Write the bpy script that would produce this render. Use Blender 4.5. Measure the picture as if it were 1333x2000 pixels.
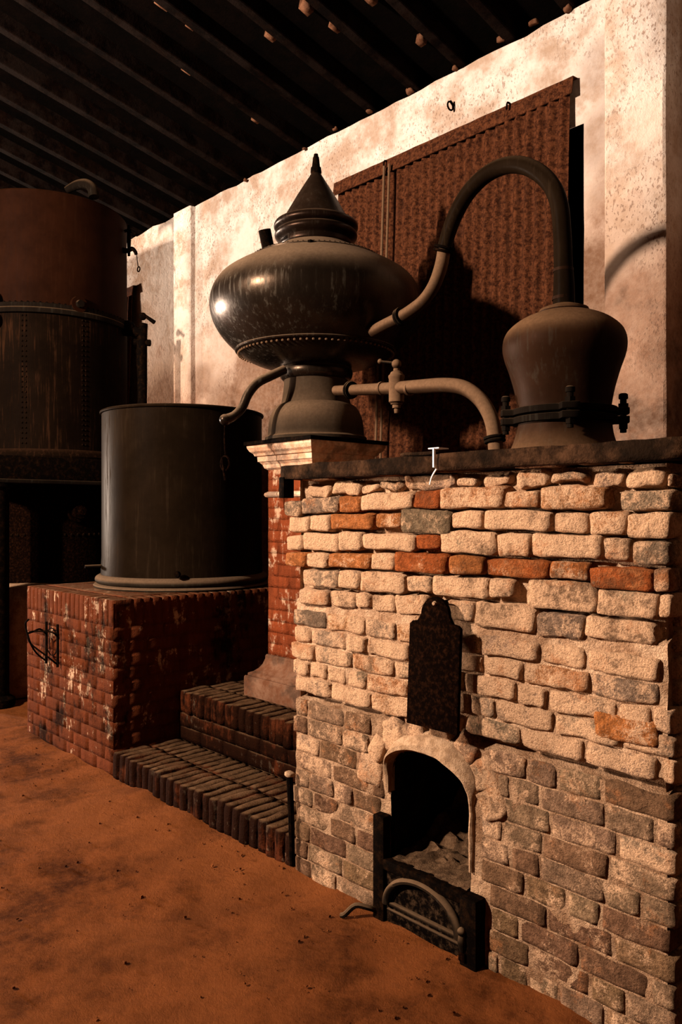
import bpy, bmesh, math, random
from mathutils import Vector, noise, Matrix

random.seed(7)
for o in list(bpy.data.objects):
    bpy.data.objects.remove(o, do_unlink=True)
COL = bpy.context.scene.collection
SC = bpy.context.scene
PI = math.pi

# ---------------------------------------------------------------- camera
# X runs along the back wall, Y towards it, Z up; camera at the origin, 1.5 m up
F, CX, CY, CAMH = 1555.0, 666.5, 1003.0, 1.5
RX, RY = 0.681, 0.732            # camera right vector in X, Y
FX, FY = -0.732, 0.681           # camera forward vector
cam = bpy.data.cameras.new('camera')
cam.sensor_fit = 'VERTICAL'
cam.sensor_height = 36.0
cam.lens = 36.0 * F / 2000.0
cam.shift_y = (CY - 1000.0) / 2000.0
cam.clip_start = 0.05
camo = bpy.data.objects.new('camera', cam)
COL.objects.link(camo)
camo.location = (0, 0, CAMH)
camo.rotation_euler = (PI / 2, 0, math.atan2(FY, FX) - PI / 2)
SC.camera = camo

# ---------------------------------------------------------------- light
SC.view_settings.view_transform = 'Standard'
SC.view_settings.look = 'None'
SC.view_settings.gamma = 1.0
SC.view_settings.use_curve_mapping = False
SC.view_settings.exposure = 0.0

world = bpy.data.worlds.new('world')
SC.world = world
world.use_nodes = True
bg = world.node_tree.nodes['Background']
bg.inputs[0].default_value = (1.0, 0.62, 0.40, 1)
bg.inputs[1].default_value = 0.25

# daylight through a pair of high windows in the front wall, behind the camera
XL = -20.5                     # far left end of the shed
WIN = dict(y=-3.0, z0=3.70, z1=4.60, xs=(-5.15, -4.45), w=0.20)


def daylight(name, loc, direction, sx, sy, watts, color):
    l = bpy.data.lights.new(name, 'AREA')
    l.shape = 'RECTANGLE'
    l.size, l.size_y = sx, sy
    l.energy = watts
    l.color = color
    o = bpy.data.objects.new(name, l)
    COL.objects.link(o)
    o.location = loc
    o.rotation_euler = Vector(direction).to_track_quat('-Z', 'Z').to_euler()
    return o


for k, x in enumerate(WIN['xs']):
    daylight('window_daylight', (x, WIN['y'] - 0.10, 4.12), (0, 1, 0), WIN['w'], 0.40, (210, 1360)[k], (1.0, 0.79, 0.63))
# and through the doorway in the far left end wall
daylight('doorway_daylight', (XL + 0.1, -2.2, 2.0), (1, 0.28, 0.03), 0.8, 1.6, 7200, (1.0, 0.77, 0.60))


# ---------------------------------------------------------------- helpers
def ray(px, py):
    r = (px - CX) / F
    return Vector((r * RX + FX, r * RY + FY, (CY - py) / F))


def at_y(px, py, y):
    d = ray(px, py)
    return Vector((0, 0, CAMH)) + d * (y / d.y)


def at_d(px, py, t):
    return Vector((0, 0, CAMH)) + ray(px, py) * t


def at_plane(px, py, p, n):
    d = ray(px, py)
    o = Vector((0, 0, CAMH))
    return o + d * ((Vector(p) - o).dot(n) / d.dot(n))


class MB:
    def __init__(s):
        s.v = []
        s.f = []

    def add(s, vs, fs):
        k = len(s.v)
        s.v += [tuple(v) for v in vs]
        s.f += [tuple(i + k for i in f) for f in fs]
        return s

    def box(s, x0, x1, y0, y1, z0, z1):
        vs = [(x, y, z) for z in (z0, z1) for y in (y0, y1) for x in (x0, x1)]
        return s.add(vs, [(0, 2, 3, 1), (4, 5, 7, 6), (0, 1, 5, 4), (2, 6, 7, 3), (0, 4, 6, 2), (1, 3, 7, 5)])

    def rbox(s, c, h, r=0.008, rot=None, div=(2, 2, 2), amp=0.0, freq=8.0):
        vs, fs = rounded(div, h, r, amp, freq, seed=Vector(c))
        if rot is not None:
            vs = [rot @ v for v in vs]
        c = Vector(c)
        return s.add([v + c for v in vs], fs)

    def lathe(s, prof, c=(0, 0, 0), n=48, cap=True):
        c = Vector(c)
        m = len(prof)
        vs = []
        for (r, z) in prof:
            for i in range(n):
                a = 2 * PI * i / n
                vs.append((c.x + r * math.cos(a), c.y + r * math.sin(a), c.z + z))
        fs = []
        for j in range(m - 1):
            for i in range(n):
                k = (i + 1) % n
                fs.append((j * n + i, j * n + k, (j + 1) * n + k, (j + 1) * n + i))
        if cap:
            fs.append(tuple(range(n - 1, -1, -1)))
            fs.append(tuple((m - 1) * n + i for i in range(n)))
        return s.add(vs, fs)

    def sq_lathe(s, prof, c):
        """square moulding: (half width, z) rings"""
        c = Vector(c)
        vs = []
        for (h, z) in prof:
            vs += [(c.x - h, c.y - h, z), (c.x + h, c.y - h, z), (c.x + h, c.y + h, z), (c.x - h, c.y + h, z)]
        fs = [(3, 2, 1, 0)]
        m = len(prof)
        for j in range(m - 1):
            for i in range(4):
                k = (i + 1) % 4
                fs.append((j * 4 + i, j * 4 + k, (j + 1) * 4 + k, (j + 1) * 4 + i))
        fs.append(tuple((m - 1) * 4 + i for i in range(4)))
        return s.add(vs, fs)

    def tube(s, pts, rad, n=12, sub=4, cap=True, flat=None):
        pts = [Vector(p) for p in pts]
        if not isinstance(rad, (list, tuple)):
            rad = [rad] * len(pts)
        if sub > 1 and len(pts) > 2:
            q, rr = [], []
            for i in range(len(pts) - 1):
                p0 = pts[max(i - 1, 0)]
                p1, p2 = pts[i], pts[i + 1]
                p3 = pts[min(i + 2, len(pts) - 1)]
                for k in range(sub):
                    t = k / sub
                    q.append(0.5 * ((2 * p1) + (p2 - p0) * t + (2 * p0 - 5 * p1 + 4 * p2 - p3) * t * t + (3 * p1 - p0 - 3 * p2 + p3) * t ** 3))
                    rr.append(rad[i] * (1 - t) + rad[i + 1] * t)
            q.append(pts[-1])
            rr.append(rad[-1])
            pts, rad = q, rr
        m = len(pts)
        tan = []
        for i in range(m):
            a, b = pts[max(i - 1, 0)], pts[min(i + 1, m - 1)]
            tan.append((b - a).normalized())
        u = tan[0].orthogonal().normalized()
        vs = []
        for i in range(m):
            u = (u - tan[i] * u.dot(tan[i])).normalized()
            w = tan[i].cross(u)
            for k in range(n):
                a = 2 * PI * k / n
                vs.append(pts[i] + (u * math.cos(a) + w * math.sin(a)) * rad[i])
        fs = []
        for j in range(m - 1):
            for i in range(n):
                k = (i + 1) % n
                fs.append((j * n + i, j * n + k, (j + 1) * n + k, (j + 1) * n + i))
        if cap:
            fs.append(tuple(range(n - 1, -1, -1)))
            fs.append(tuple((m - 1) * n + i for i in range(n)))
        return s.add(vs, fs)

    def ring(s, c, R, r, ax='z', n=24, m=8, a0=0, a1=2 * PI, ex=1.0):
        """torus / arc of a torus; ax is the axis"""
        c = Vector(c)
        full = abs(a1 - a0 - 2 * PI) < 1e-4
        pts = []
        cnt = n if full else n + 1
        vs = []
        for i in range(cnt):
            a = a0 + (a1 - a0) * i / n
            for k in range(m):
                b = 2 * PI * k / m
                q = R + r * math.cos(b)
                p = (q * math.cos(a), q * math.sin(a) * ex, r * math.sin(b))
                if ax == 'y':
                    p = (p[0], p[2], p[1])
                elif ax == 'x':
                    p = (p[2], p[0], p[1])
                vs.append(c + Vector(p))
        fs = []
        for i in range(n):
            j = (i + 1) % cnt
            for k in range(m):
                l = (k + 1) % m
                fs.append((i * m + k, j * m + k, j * m + l, i * m + l))
        return s.add(vs, fs)

    def ball(s, c, r, n=10, m=6, sz=1.0):
        prof = [(max(1e-4, r * math.sin(PI * i / m)), -r * sz * math.cos(PI * i / m)) for i in range(m + 1)]
        return s.lathe(prof, c, n)

    def build(s, name, mat, parent=None, smooth=True, bevel=0.0, angle=40):
        off = wpos(parent)
        me = bpy.data.meshes.new(name)
        me.from_pydata([Vector(v) - off for v in s.v], [], s.f)
        me.update()
        bm = bmesh.new()
        bm.from_mesh(me)
        loose = [v for v in bm.verts if not v.link_faces]
        bmesh.ops.delete(bm, geom=loose, context='VERTS')
        bmesh.ops.recalc_face_normals(bm, faces=bm.faces)
        if bevel > 0:
            ed = [e for e in bm.edges if len(e.link_faces) == 2 and e.calc_face_angle(0) > 0.6]
            bmesh.ops.bevel(bm, geom=ed, offset=bevel, segments=2, affect='EDGES', profile=0.6)
        bm.to_mesh(me)
        bm.free()
        if smooth:
            me.polygons.foreach_set('use_smooth', [True] * len(me.polygons))
            me.set_sharp_from_angle(angle=math.radians(angle))
        me.materials.append(mat)
        o = bpy.data.objects.new(name, me)
        COL.objects.link(o)
        if parent:
            o.parent = parent
        return o


def wpos(o):
    v = Vector((0, 0, 0))
    while o is not None:
        v = v + o.location
        o = o.parent
    return v


_T = {}


def template(div):
    if div in _T:
        return _T[div]
    nx, ny, nz = div
    idx, vs, fs = {}, [], []

    def vid(i, j, k):
        key = (i, j, k)
        if key not in idx:
            idx[key] = len(vs)
            vs.append((2 * i / nx - 1, 2 * j / ny - 1, 2 * k / nz - 1))
        return idx[key]
    for i in range(nx):
        for k in range(nz):
            fs.append((vid(i, 0, k), vid(i + 1, 0, k), vid(i + 1, 0, k + 1), vid(i, 0, k + 1)))
            fs.append((vid(i, ny, k), vid(i, ny, k + 1), vid(i + 1, ny, k + 1), vid(i + 1, ny, k)))
    for j in range(ny):
        for k in range(nz):
            fs.append((vid(0, j, k), vid(0, j, k + 1), vid(0, j + 1, k + 1), vid(0, j + 1, k)))
            fs.append((vid(nx, j, k), vid(nx, j + 1, k), vid(nx, j + 1, k + 1), vid(nx, j, k + 1)))
    for i in range(nx):
        for j in range(ny):
            fs.append((vid(i, j, 0), vid(i, j + 1, 0), vid(i + 1, j + 1, 0), vid(i + 1, j, 0)))
            fs.append((vid(i, j, nz), vid(i + 1, j, nz), vid(i + 1, j + 1, nz), vid(i, j + 1, nz)))
    _T[div] = (vs, fs)
    return _T[div]


def rounded(div, h, r, amp=0.0, freq=8.0, seed=Vector((0, 0, 0))):
    """rounded, weathered block centred on the origin"""
    tv, fs = template(div)
    r = min(r, min(h) * 0.95)
    out = []
    for (x, y, z) in tv:
        p = Vector((x * h[0], y * h[1], z * h[2]))
        # pull grid lines towards the edges so the rounding is sampled
        q = Vector((max(-h[0] + r, min(h[0] - r, p.x)), max(-h[1] + r, min(h[1] - r, p.y)), max(-h[2] + r, min(h[2] - r, p.z))))
        d = p - q
        n = d.normalized() if d.length > 1e-9 else Vector((0, 0, 0))
        p = q + n * r if d.length > 1e-9 else p
        if amp:
            s = p + seed
            w = Vector((noise.noise(s * freq), noise.noise(s * freq + Vector((31, 7, 3))), noise.noise(s * freq + Vector((5, 51, 17)))))
            w2 = Vector((noise.noise(s * freq * 2.7), noise.noise(s * freq * 2.7 + Vector((3, 71, 3))), noise.noise(s * freq * 2.7 + Vector((15, 1, 17)))))
            w3 = noise.noise(s * freq * 6.1) * 0.3
            p = p + w * amp + (w2 + n * w3) * amp * 0.5
        out.append(p)
    return out, fs


def empty(name, loc, label, cat, group=None):
    o = bpy.data.objects.new(name, None)
    o.empty_display_size = 0.1
    COL.objects.link(o)
    o.location = loc
    tag(o, label, cat, group)
    return o


def tag(o, label, cat=None, group=None, kind=None):
    o['label'] = label
    if cat:
        o['category'] = cat
    if group:
        o['group'] = group
    if kind:
        o['kind'] = kind
    return o


def mesh_of(name, vs, fs, mat, smooth=True):
    me = bpy.data.meshes.new(name)
    me.from_pydata(vs, [], fs)
    if smooth:
        me.polygons.foreach_set('use_smooth', [True] * len(me.polygons))
    me.materials.append(mat)
    me.update()
    return me


def place(name, me, loc, parent, color=None, rot=None):
    o = bpy.data.objects.new(name, me)
    COL.objects.link(o)
    o.parent = parent
    o.location = Vector(loc) - wpos(parent)
    if rot:
        o.rotation_euler = rot
    if color:
        o.color = color
    return o


# ---------------------------------------------------------------- materials
class NT:
    def __init__(s, name):
        s.m = bpy.data.materials.new(name)
        s.m.use_nodes = True
        s.t = s.m.node_tree
        s.t.nodes.clear()
        s.out = s.t.nodes.new('ShaderNodeOutputMaterial')
        s.b = s.t.nodes.new('ShaderNodeBsdfPrincipled')
        s.t.links.new(s.b.outputs[0], s.out.inputs[0])
        s.geo = s.t.nodes.new('ShaderNodeNewGeometry')
        s.pos = s.geo.outputs['Position']

    def lk(s, a, b):
        if hasattr(a, 'is_output') or isinstance(a, bpy.types.NodeSocket):
            s.t.links.new(a, b)
        elif isinstance(a, (tuple, list)) and len(a) == 3 and b.type == 'RGBA':
            b.default_value = (*a, 1)
        else:
            b.default_value = a

    def noise(s, scale, detail=4, rough=0.6, vec=None, stretch=None, dist=0.0, off=None):
        v = vec or s.pos
        if stretch or off:
            mp = s.t.nodes.new('ShaderNodeMapping')
            s.t.links.new(v, mp.inputs[0])
            if stretch:
                mp.inputs['Scale'].default_value = stretch
            if off:
                mp.inputs['Location'].default_value = off
            v = mp.outputs[0]
        n = s.t.nodes.new('ShaderNodeTexNoise')
        n.inputs['Scale'].default_value = scale
        n.inputs['Detail'].default_value = detail
        n.inputs['Roughness'].default_value = rough
        n.inputs['Distortion'].default_value = dist
        s.t.links.new(v, n.inputs['Vector'])
        return n.outputs['Fac']

    def voro(s, scale, feature='F1', vec=None):
        n = s.t.nodes.new('ShaderNodeTexVoronoi')
        n.feature = feature
        n.inputs['Scale'].default_value = scale
        s.t.links.new(vec or s.pos, n.inputs['Vector'])
        return n.outputs['Distance']

    def ramp(s, fac, a, b, v0=0.0, v1=1.0):
        n = s.t.nodes.new('ShaderNodeMapRange')
        n.interpolation_type = 'SMOOTHSTEP'
        s.lk(fac, n.inputs['Value'])
        n.inputs['From Min'].default_value = a
        n.inputs['From Max'].default_value = b
        n.inputs['To Min'].default_value = v0
        n.inputs['To Max'].default_value = v1
        return n.outputs[0]

    def mix(s, fac, a, b, mode='MIX'):
        n = s.t.nodes.new('ShaderNodeMix')
        n.data_type = 'RGBA'
        n.blend_type = mode
        s.lk(fac, n.inputs[0])
        s.lk(a, n.inputs[6])
        s.lk(b, n.inputs[7])
        return n.outputs[2]

    def math(s, op, a, b=0.0, c=None):
        n = s.t.nodes.new('ShaderNodeMath')
        n.operation = op
        s.lk(a, n.inputs[0])
        s.lk(b, n.inputs[1])
        if c is not None:
            s.lk(c, n.inputs[2])
        n.use_clamp = False
        return n.outputs[0]

    def xyz(s, v=None):
        n = s.t.nodes.new('ShaderNodeSeparateXYZ')
        s.t.links.new(v or s.pos, n.inputs[0])
        return n.outputs

    def nz(s):
        return s.xyz(s.geo.outputs['Normal'])[2]

    def bump(s, h, strength=0.5, dist=0.01):
        n = s.t.nodes.new('ShaderNodeBump')
        n.inputs['Strength'].default_value = strength
        n.inputs['Distance'].default_value = dist
        s.t.links.new(h, n.inputs['Height'])
        s.t.links.new(n.outputs[0], s.b.inputs['Normal'])

    def fin(s, col, rough=0.9, metal=0.0, spec=0.3):
        s.lk(col, s.b.inputs['Base Color'])
        s.lk(rough, s.b.inputs['Roughness'])
        s.lk(metal, s.b.inputs['Metallic'])
        s.b.inputs['Specular IOR Level'].default_value = spec
        return s.m


# damp patches with a shape of their own on the plaster
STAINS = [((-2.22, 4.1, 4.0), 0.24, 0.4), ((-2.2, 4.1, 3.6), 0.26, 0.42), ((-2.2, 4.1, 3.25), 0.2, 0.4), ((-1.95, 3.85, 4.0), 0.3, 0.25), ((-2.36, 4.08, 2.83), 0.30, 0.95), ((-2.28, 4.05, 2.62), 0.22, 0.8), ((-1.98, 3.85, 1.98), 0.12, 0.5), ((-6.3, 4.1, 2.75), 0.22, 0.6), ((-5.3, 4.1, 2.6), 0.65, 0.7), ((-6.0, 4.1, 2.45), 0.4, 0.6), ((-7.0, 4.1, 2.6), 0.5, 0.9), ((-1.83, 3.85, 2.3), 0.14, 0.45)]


def m_plaster():
    t = NT('limewash_plaster')
    big = t.noise(0.9, 5, 0.62)
    mid = t.noise(3.2, 6, 0.7, off=(4, 2, 9))
    fine = t.noise(24, 5, 0.7)
    z = t.xyz()[2]
    x = t.xyz()[0]
    c = t.mix(t.ramp(mid, 0.35, 0.62), (0.29, 0.205, 0.15), (0.53, 0.475, 0.43))
    c = t.mix(t.ramp(big, 0.56, 0.75, 0, 0.55), c, (0.34, 0.225, 0.155))
    # rising damp: dirty, peeled plaster low on the wall
    low = t.math('ADD', z, t.math('MULTIPLY', mid, -2.6))
    low = t.math('ADD', low, t.math('MULTIPLY', big, -2.2))
    c = t.mix(t.ramp(low, 1.6, 0.3, 0, 0.65), c, (0.36, 0.23, 0.155))
    c = t.mix(t.ramp(low, 0.75, 0.0, 0, 0.85), c, (0.19, 0.095, 0.055))
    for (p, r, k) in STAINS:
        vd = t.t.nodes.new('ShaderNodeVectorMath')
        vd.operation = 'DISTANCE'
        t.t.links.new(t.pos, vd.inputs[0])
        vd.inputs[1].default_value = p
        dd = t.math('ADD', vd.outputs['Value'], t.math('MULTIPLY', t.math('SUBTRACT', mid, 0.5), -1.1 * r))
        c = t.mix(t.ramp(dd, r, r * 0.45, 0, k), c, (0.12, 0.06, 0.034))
    c = t.mix(t.ramp(low, 0.1, -0.5, 0, 0.85), c, (0.06, 0.03, 0.018))
    # mould specks
    sp = t.noise(75, 3, 0.6, stretch=(1, 1, 0.6))
    reg = t.noise(1.7, 4, 0.6, off=(9, 3, 1))
    k = t.math('MULTIPLY', t.ramp(sp, 0.58, 0.64), t.ramp(reg, 0.44, 0.60))
    c = t.mix(t.math('MULTIPLY', k, 0.75), c, (0.16, 0.09, 0.06))
    c = t.mix(t.ramp(fine, 0.3, 0.7, 0.0, 0.18), c, (0.45, 0.33, 0.25))
    t.bump(t.math('ADD', t.math('MULTIPLY', mid, 1.5), t.math('ADD', t.math('MULTIPLY', fine, 0.3), t.math('MULTIPLY', k, -0.5))), 0.55, 0.03)
    return t.fin(c, 0.97, 0, 0.02)


def m_brick(name, dust=(0.84, 0.515, 0.305), dark=(0.065, 0.034, 0.017), bstr=1.0, darkamt=0.75):
    """weathered brick: colour per object, lime dust cover in the object's alpha"""
    t = NT(name)
    oi = t.t.nodes.new('ShaderNodeObjectInfo')
    col, al = oi.outputs['Color'], oi.outputs['Alpha']
    n1 = t.noise(9, 6, 0.68)
    n2 = t.noise(42, 6, 0.75)
    n3 = t.noise(170, 4, 0.75)
    st = t.noise(4.2, 6, 0.72, off=(3, 8, 2))
    c = t.mix(t.ramp(n2, 0.34, 0.66), t.mix(0.55, col, (0.0, 0.0, 0.0)), col)
    thr = t.math('ADD', n1, t.math('ADD', t.math('MULTIPLY', n2, 0.5), t.math('MULTIPLY', t.math('SUBTRACT', n3, 0.5), 0.5)))
    cover = t.ramp(t.math('ADD', thr, t.math('SUBTRACT', al, 0.5)), 0.66, 0.86)
    c = t.mix(cover, c, t.mix(t.ramp(n3, 0.36, 0.62), t.mix(0.42, dust, (0.25, 0.12, 0.055)), dust))
    c = t.mix(t.ramp(t.math('ADD', st, t.math('MULTIPLY', n2, 0.45)), 0.74, 0.90, 0, darkamt), c, dark)
    n5 = t.noise(88, 4, 0.75, off=(2, 2, 5))
    c = t.mix(t.ramp(n5, 0.54, 0.68, 0, 0.5), c, (0.16, 0.075, 0.035))
    og = t.noise(6.5, 5, 0.7, off=(1, 4, 6))
    c = t.mix(t.ramp(t.math('ADD', og, t.math('MULTIPLY', n2, 0.3)), 0.70, 0.86, 0, 0.6), c, (0.46, 0.17, 0.06))
    c = t.mix(t.ramp(n3, 0.56, 0.68, 0, 0.7), c, (0.10, 0.045, 0.02))
    t.bump(t.math('ADD', t.math('MULTIPLY', n2, 1.0), t.math('ADD', t.math('MULTIPLY', n3, 0.4), t.math('ADD', t.math('MULTIPLY', n5, 0.6), t.math('MULTIPLY', n1, 0.6)))), bstr, 0.03)
    return t.fin(c, 0.97, 0, 0.02)


def m_mortar(name='crumbling_mortar', a=(0.30, 0.165, 0.09), b=(0.66, 0.43, 0.27)):
    t = NT(name)
    n1 = t.noise(7, 6, 0.7)
    n2 = t.noise(45, 5, 0.75)
    n3 = t.noise(170, 3, 0.7)
    c = t.mix(t.ramp(n1, 0.35, 0.65), a, b)
    c = t.mix(t.ramp(n2, 0.55, 0.75, 0, 0.7), c, (0.12, 0.07, 0.045))
    c = t.mix(t.ramp(n3, 0.58, 0.70, 0, 0.55), c, (0.07, 0.035, 0.018))
    t.bump(t.math('ADD', n2, t.math('MULTIPLY', n3, 0.5)), 1.0, 0.022)
    return t.fin(c, 0.98, 0, 0.02)


def m_redpaint(name, flake=0.5, soot=0.0, base=(0.088, 0.0205, 0.0065), dust=0.0):
    """brick under worn red limewash; pale flakes where it has come off, soot stains"""
    t = NT(name)
    oi = t.t.nodes.new('ShaderNodeObjectInfo')
    n1 = t.noise(5, 6, 0.7)
    n2 = t.noise(30, 5, 0.7)
    ns = t.noise(16, 4, 0.65, stretch=(1.6, 1.6, 0.35))
    n3 = t.noise(120, 3, 0.7)
    st = t.noise(2.6, 5, 0.7, off=(7, 1, 4))
    c = t.mix(t.ramp(ns, 0.3, 0.7), t.mix(0.5, base, (0.02, 0.006, 0.003)), base)
    c = t.mix(t.math('MULTIPLY', oi.outputs['Random'], 0.25), c, (0.065, 0.022, 0.011))
    fl = t.math('ADD', t.math('MULTIPLY', n1, 0.8), t.math('ADD', t.math('MULTIPLY', ns, 0.5), t.math('MULTIPLY', n2, 0.4)))
    c = t.mix(t.ramp(fl, 1.02 - 0.1 * flake, 1.12 - 0.1 * flake, 0, 0.85), c, (0.42, 0.27, 0.17))
    c = t.mix(t.ramp(t.math('ADD', st, t.math('MULTIPLY', ns, 0.4)), 0.78 - soot * 0.3, 0.95 - soot * 0.3, 0, 0.9), c, (0.0028, 0.0016, 0.001))
    if dust:
        dn = t.math('MULTIPLY', t.ramp(t.nz(), 0.55, 0.95), t.ramp(t.math('ADD', n1, t.math('MULTIPLY', n2, 0.5)), 0.5, 0.85, 0.15, 1.0))
        c = t.mix(t.math('MULTIPLY', dn, dust), c, (0.088, 0.047, 0.023))
    t.bump(t.math('ADD', n2, t.math('MULTIPLY', n3, 0.35)), 0.8, 0.012)
    return t.fin(c, 0.95, 0, 0.01)


def m_copper(name, base=(0.050, 0.034, 0.024), dust=(0.30, 0.205, 0.13), rough=0.34, streak=0.35, dustlo=0.25, metal=0.75, streakcol=(0.085, 0.075, 0.055), spec=0.06):
    base, streakcol, dust = tuple(v * 0.34 for v in base), tuple(v * 0.5 for v in streakcol), tuple(v * 0.66 for v in dust)
    t = NT(name)
    n1 = t.noise(3.5, 5, 0.65)
    n2 = t.noise(60, 4, 0.7)
    ns = t.noise(46, 4, 0.7, stretch=(1, 1, 0.055))
    c = t.mix(t.ramp(n1, 0.3, 0.7), base, tuple(v * 1.7 for v in base))
    k = t.math('MULTIPLY', t.ramp(ns, 0.52, 0.66), t.ramp(n1, 0.38, 0.6, 0.1, 1.0))
    k = t.math('MULTIPLY', k, streak)
    c = t.mix(k, c, streakcol)
    d = t.ramp(t.math('ADD', t.nz(), t.math('MULTIPLY', n1, 0.25)), dustlo, dustlo + 0.75)
    c = t.mix(t.math('MULTIPLY', d, 0.9), c, t.mix(t.ramp(n2, 0.3, 0.7), tuple(v * 0.75 for v in dust), dust))
    keep = t.math('SUBTRACT', 1.0, t.math('MAXIMUM', d, k))
    r = t.math('SUBTRACT', 0.92, t.math('MULTIPLY', keep, 0.92 - rough))
    r = t.math('ADD', r, t.math('MULTIPLY', t.math('SUBTRACT', ns, 0.5), 0.25))
    t.bump(t.math('ADD', n1, t.math('MULTIPLY', n2, 0.05)), 0.12, 0.02)
    return t.fin(c, r, t.math('MULTIPLY', keep, metal), spec)


def m_iron(name, a=(0.007, 0.0045, 0.0033), b=(0.022, 0.0095, 0.0042), rough=0.6, metal=0.35, sc=26):
    a, b = tuple(v * 0.3 for v in a), tuple(v * 0.5 for v in b)
    t = NT(name)
    n1 = t.noise(sc, 6, 0.75)
    n2 = t.noise(sc * 5, 3, 0.7)
    c = t.mix(t.ramp(n1, 0.45, 0.72), a, b)
    t.bump(t.math('ADD', n1, t.math('MULTIPLY', n2, 0.4)), 0.5, 0.006)
    return t.fin(c, rough, 0.0, 0.002)


def m_rustsheet():
    t = NT('rusted_sheet_iron')
    n1 = t.noise(7, 6, 0.75)
    n2 = t.noise(42, 5, 0.8)
    ns = t.noise(30, 4, 0.7, stretch=(1, 1, 0.08))
    c = t.mix(t.ramp(n2, 0.36, 0.64), (0.014, 0.0042, 0.002), (0.082, 0.027, 0.011))
    c = t.mix(t.ramp(ns, 0.5, 0.72, 0, 0.55), c, (0.022, 0.009, 0.005))
    c = t.mix(t.ramp(n1, 0.55, 0.75, 0, 0.5), c, (0.05, 0.018, 0.01))
    t.bump(n2, 0.5, 0.006)
    return t.fin(c, 0.92, 0.0, 0.03)


def m_earth():
    t = NT('ochre_earth')
    n0 = t.noise(0.8, 5, 0.6)
    n1 = t.noise(3.0, 8, 0.72)
    n2 = t.noise(26, 7, 0.8)
    n3 = t.noise(190, 5, 0.8)
    c = t.mix(t.ramp(n1, 0.34, 0.62), (0.040, 0.0102, 0.0025), (0.175, 0.050, 0.0125))
    n4 = t.noise(1.3, 7, 0.7, off=(3, 6, 0))
    c = t.mix(t.ramp(n0, 0.4, 0.62, 0, 0.7), c, (0.20, 0.061, 0.0165))
    c = t.mix(t.ramp(n4, 0.52, 0.66, 0, 0.75), c, (0.035, 0.0095, 0.0027))
    c = t.mix(t.ramp(t.math('ADD', n1, t.math('MULTIPLY', n2, 0.4)), 0.78, 0.95, 0, 0.6), c, (0.034, 0.011, 0.0045))
    c = t.mix(t.ramp(n3, 0.62, 0.75, 0, 0.5), c, (0.04, 0.014, 0.006))
    c = t.mix(t.ramp(n2, 0.42, 0.68, 0, 0.45), c, (0.17, 0.052, 0.0145))
    t.bump(t.math('ADD', t.math('MULTIPLY', n1, 1.5), t.math('ADD', n2, t.math('MULTIPLY', n3, 0.4))), 0.8, 0.025)
    return t.fin(c, 0.98, 0, 0.02)


def m_stone(name, a, b, dark, sc=14, amt=0.8, bs=0.7):
    t = NT(name)
    n1 = t.noise(sc, 6, 0.72)
    n2 = t.noise(sc * 6, 4, 0.7)
    st = t.noise(sc * 0.4, 5, 0.7, off=(2, 5, 8))
    c = t.mix(t.ramp(n1, 0.35, 0.65), a, b)
    c = t.mix(t.ramp(t.math('ADD', st, t.math('MULTIPLY', n1, 0.4)), 0.64, 0.82, 0, amt), c, dark)
    t.bump(t.math('ADD', n1, t.math('MULTIPLY', n2, 0.5)), bs, 0.012)
    return t.fin(c, 0.97, 0, 0.02)


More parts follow.
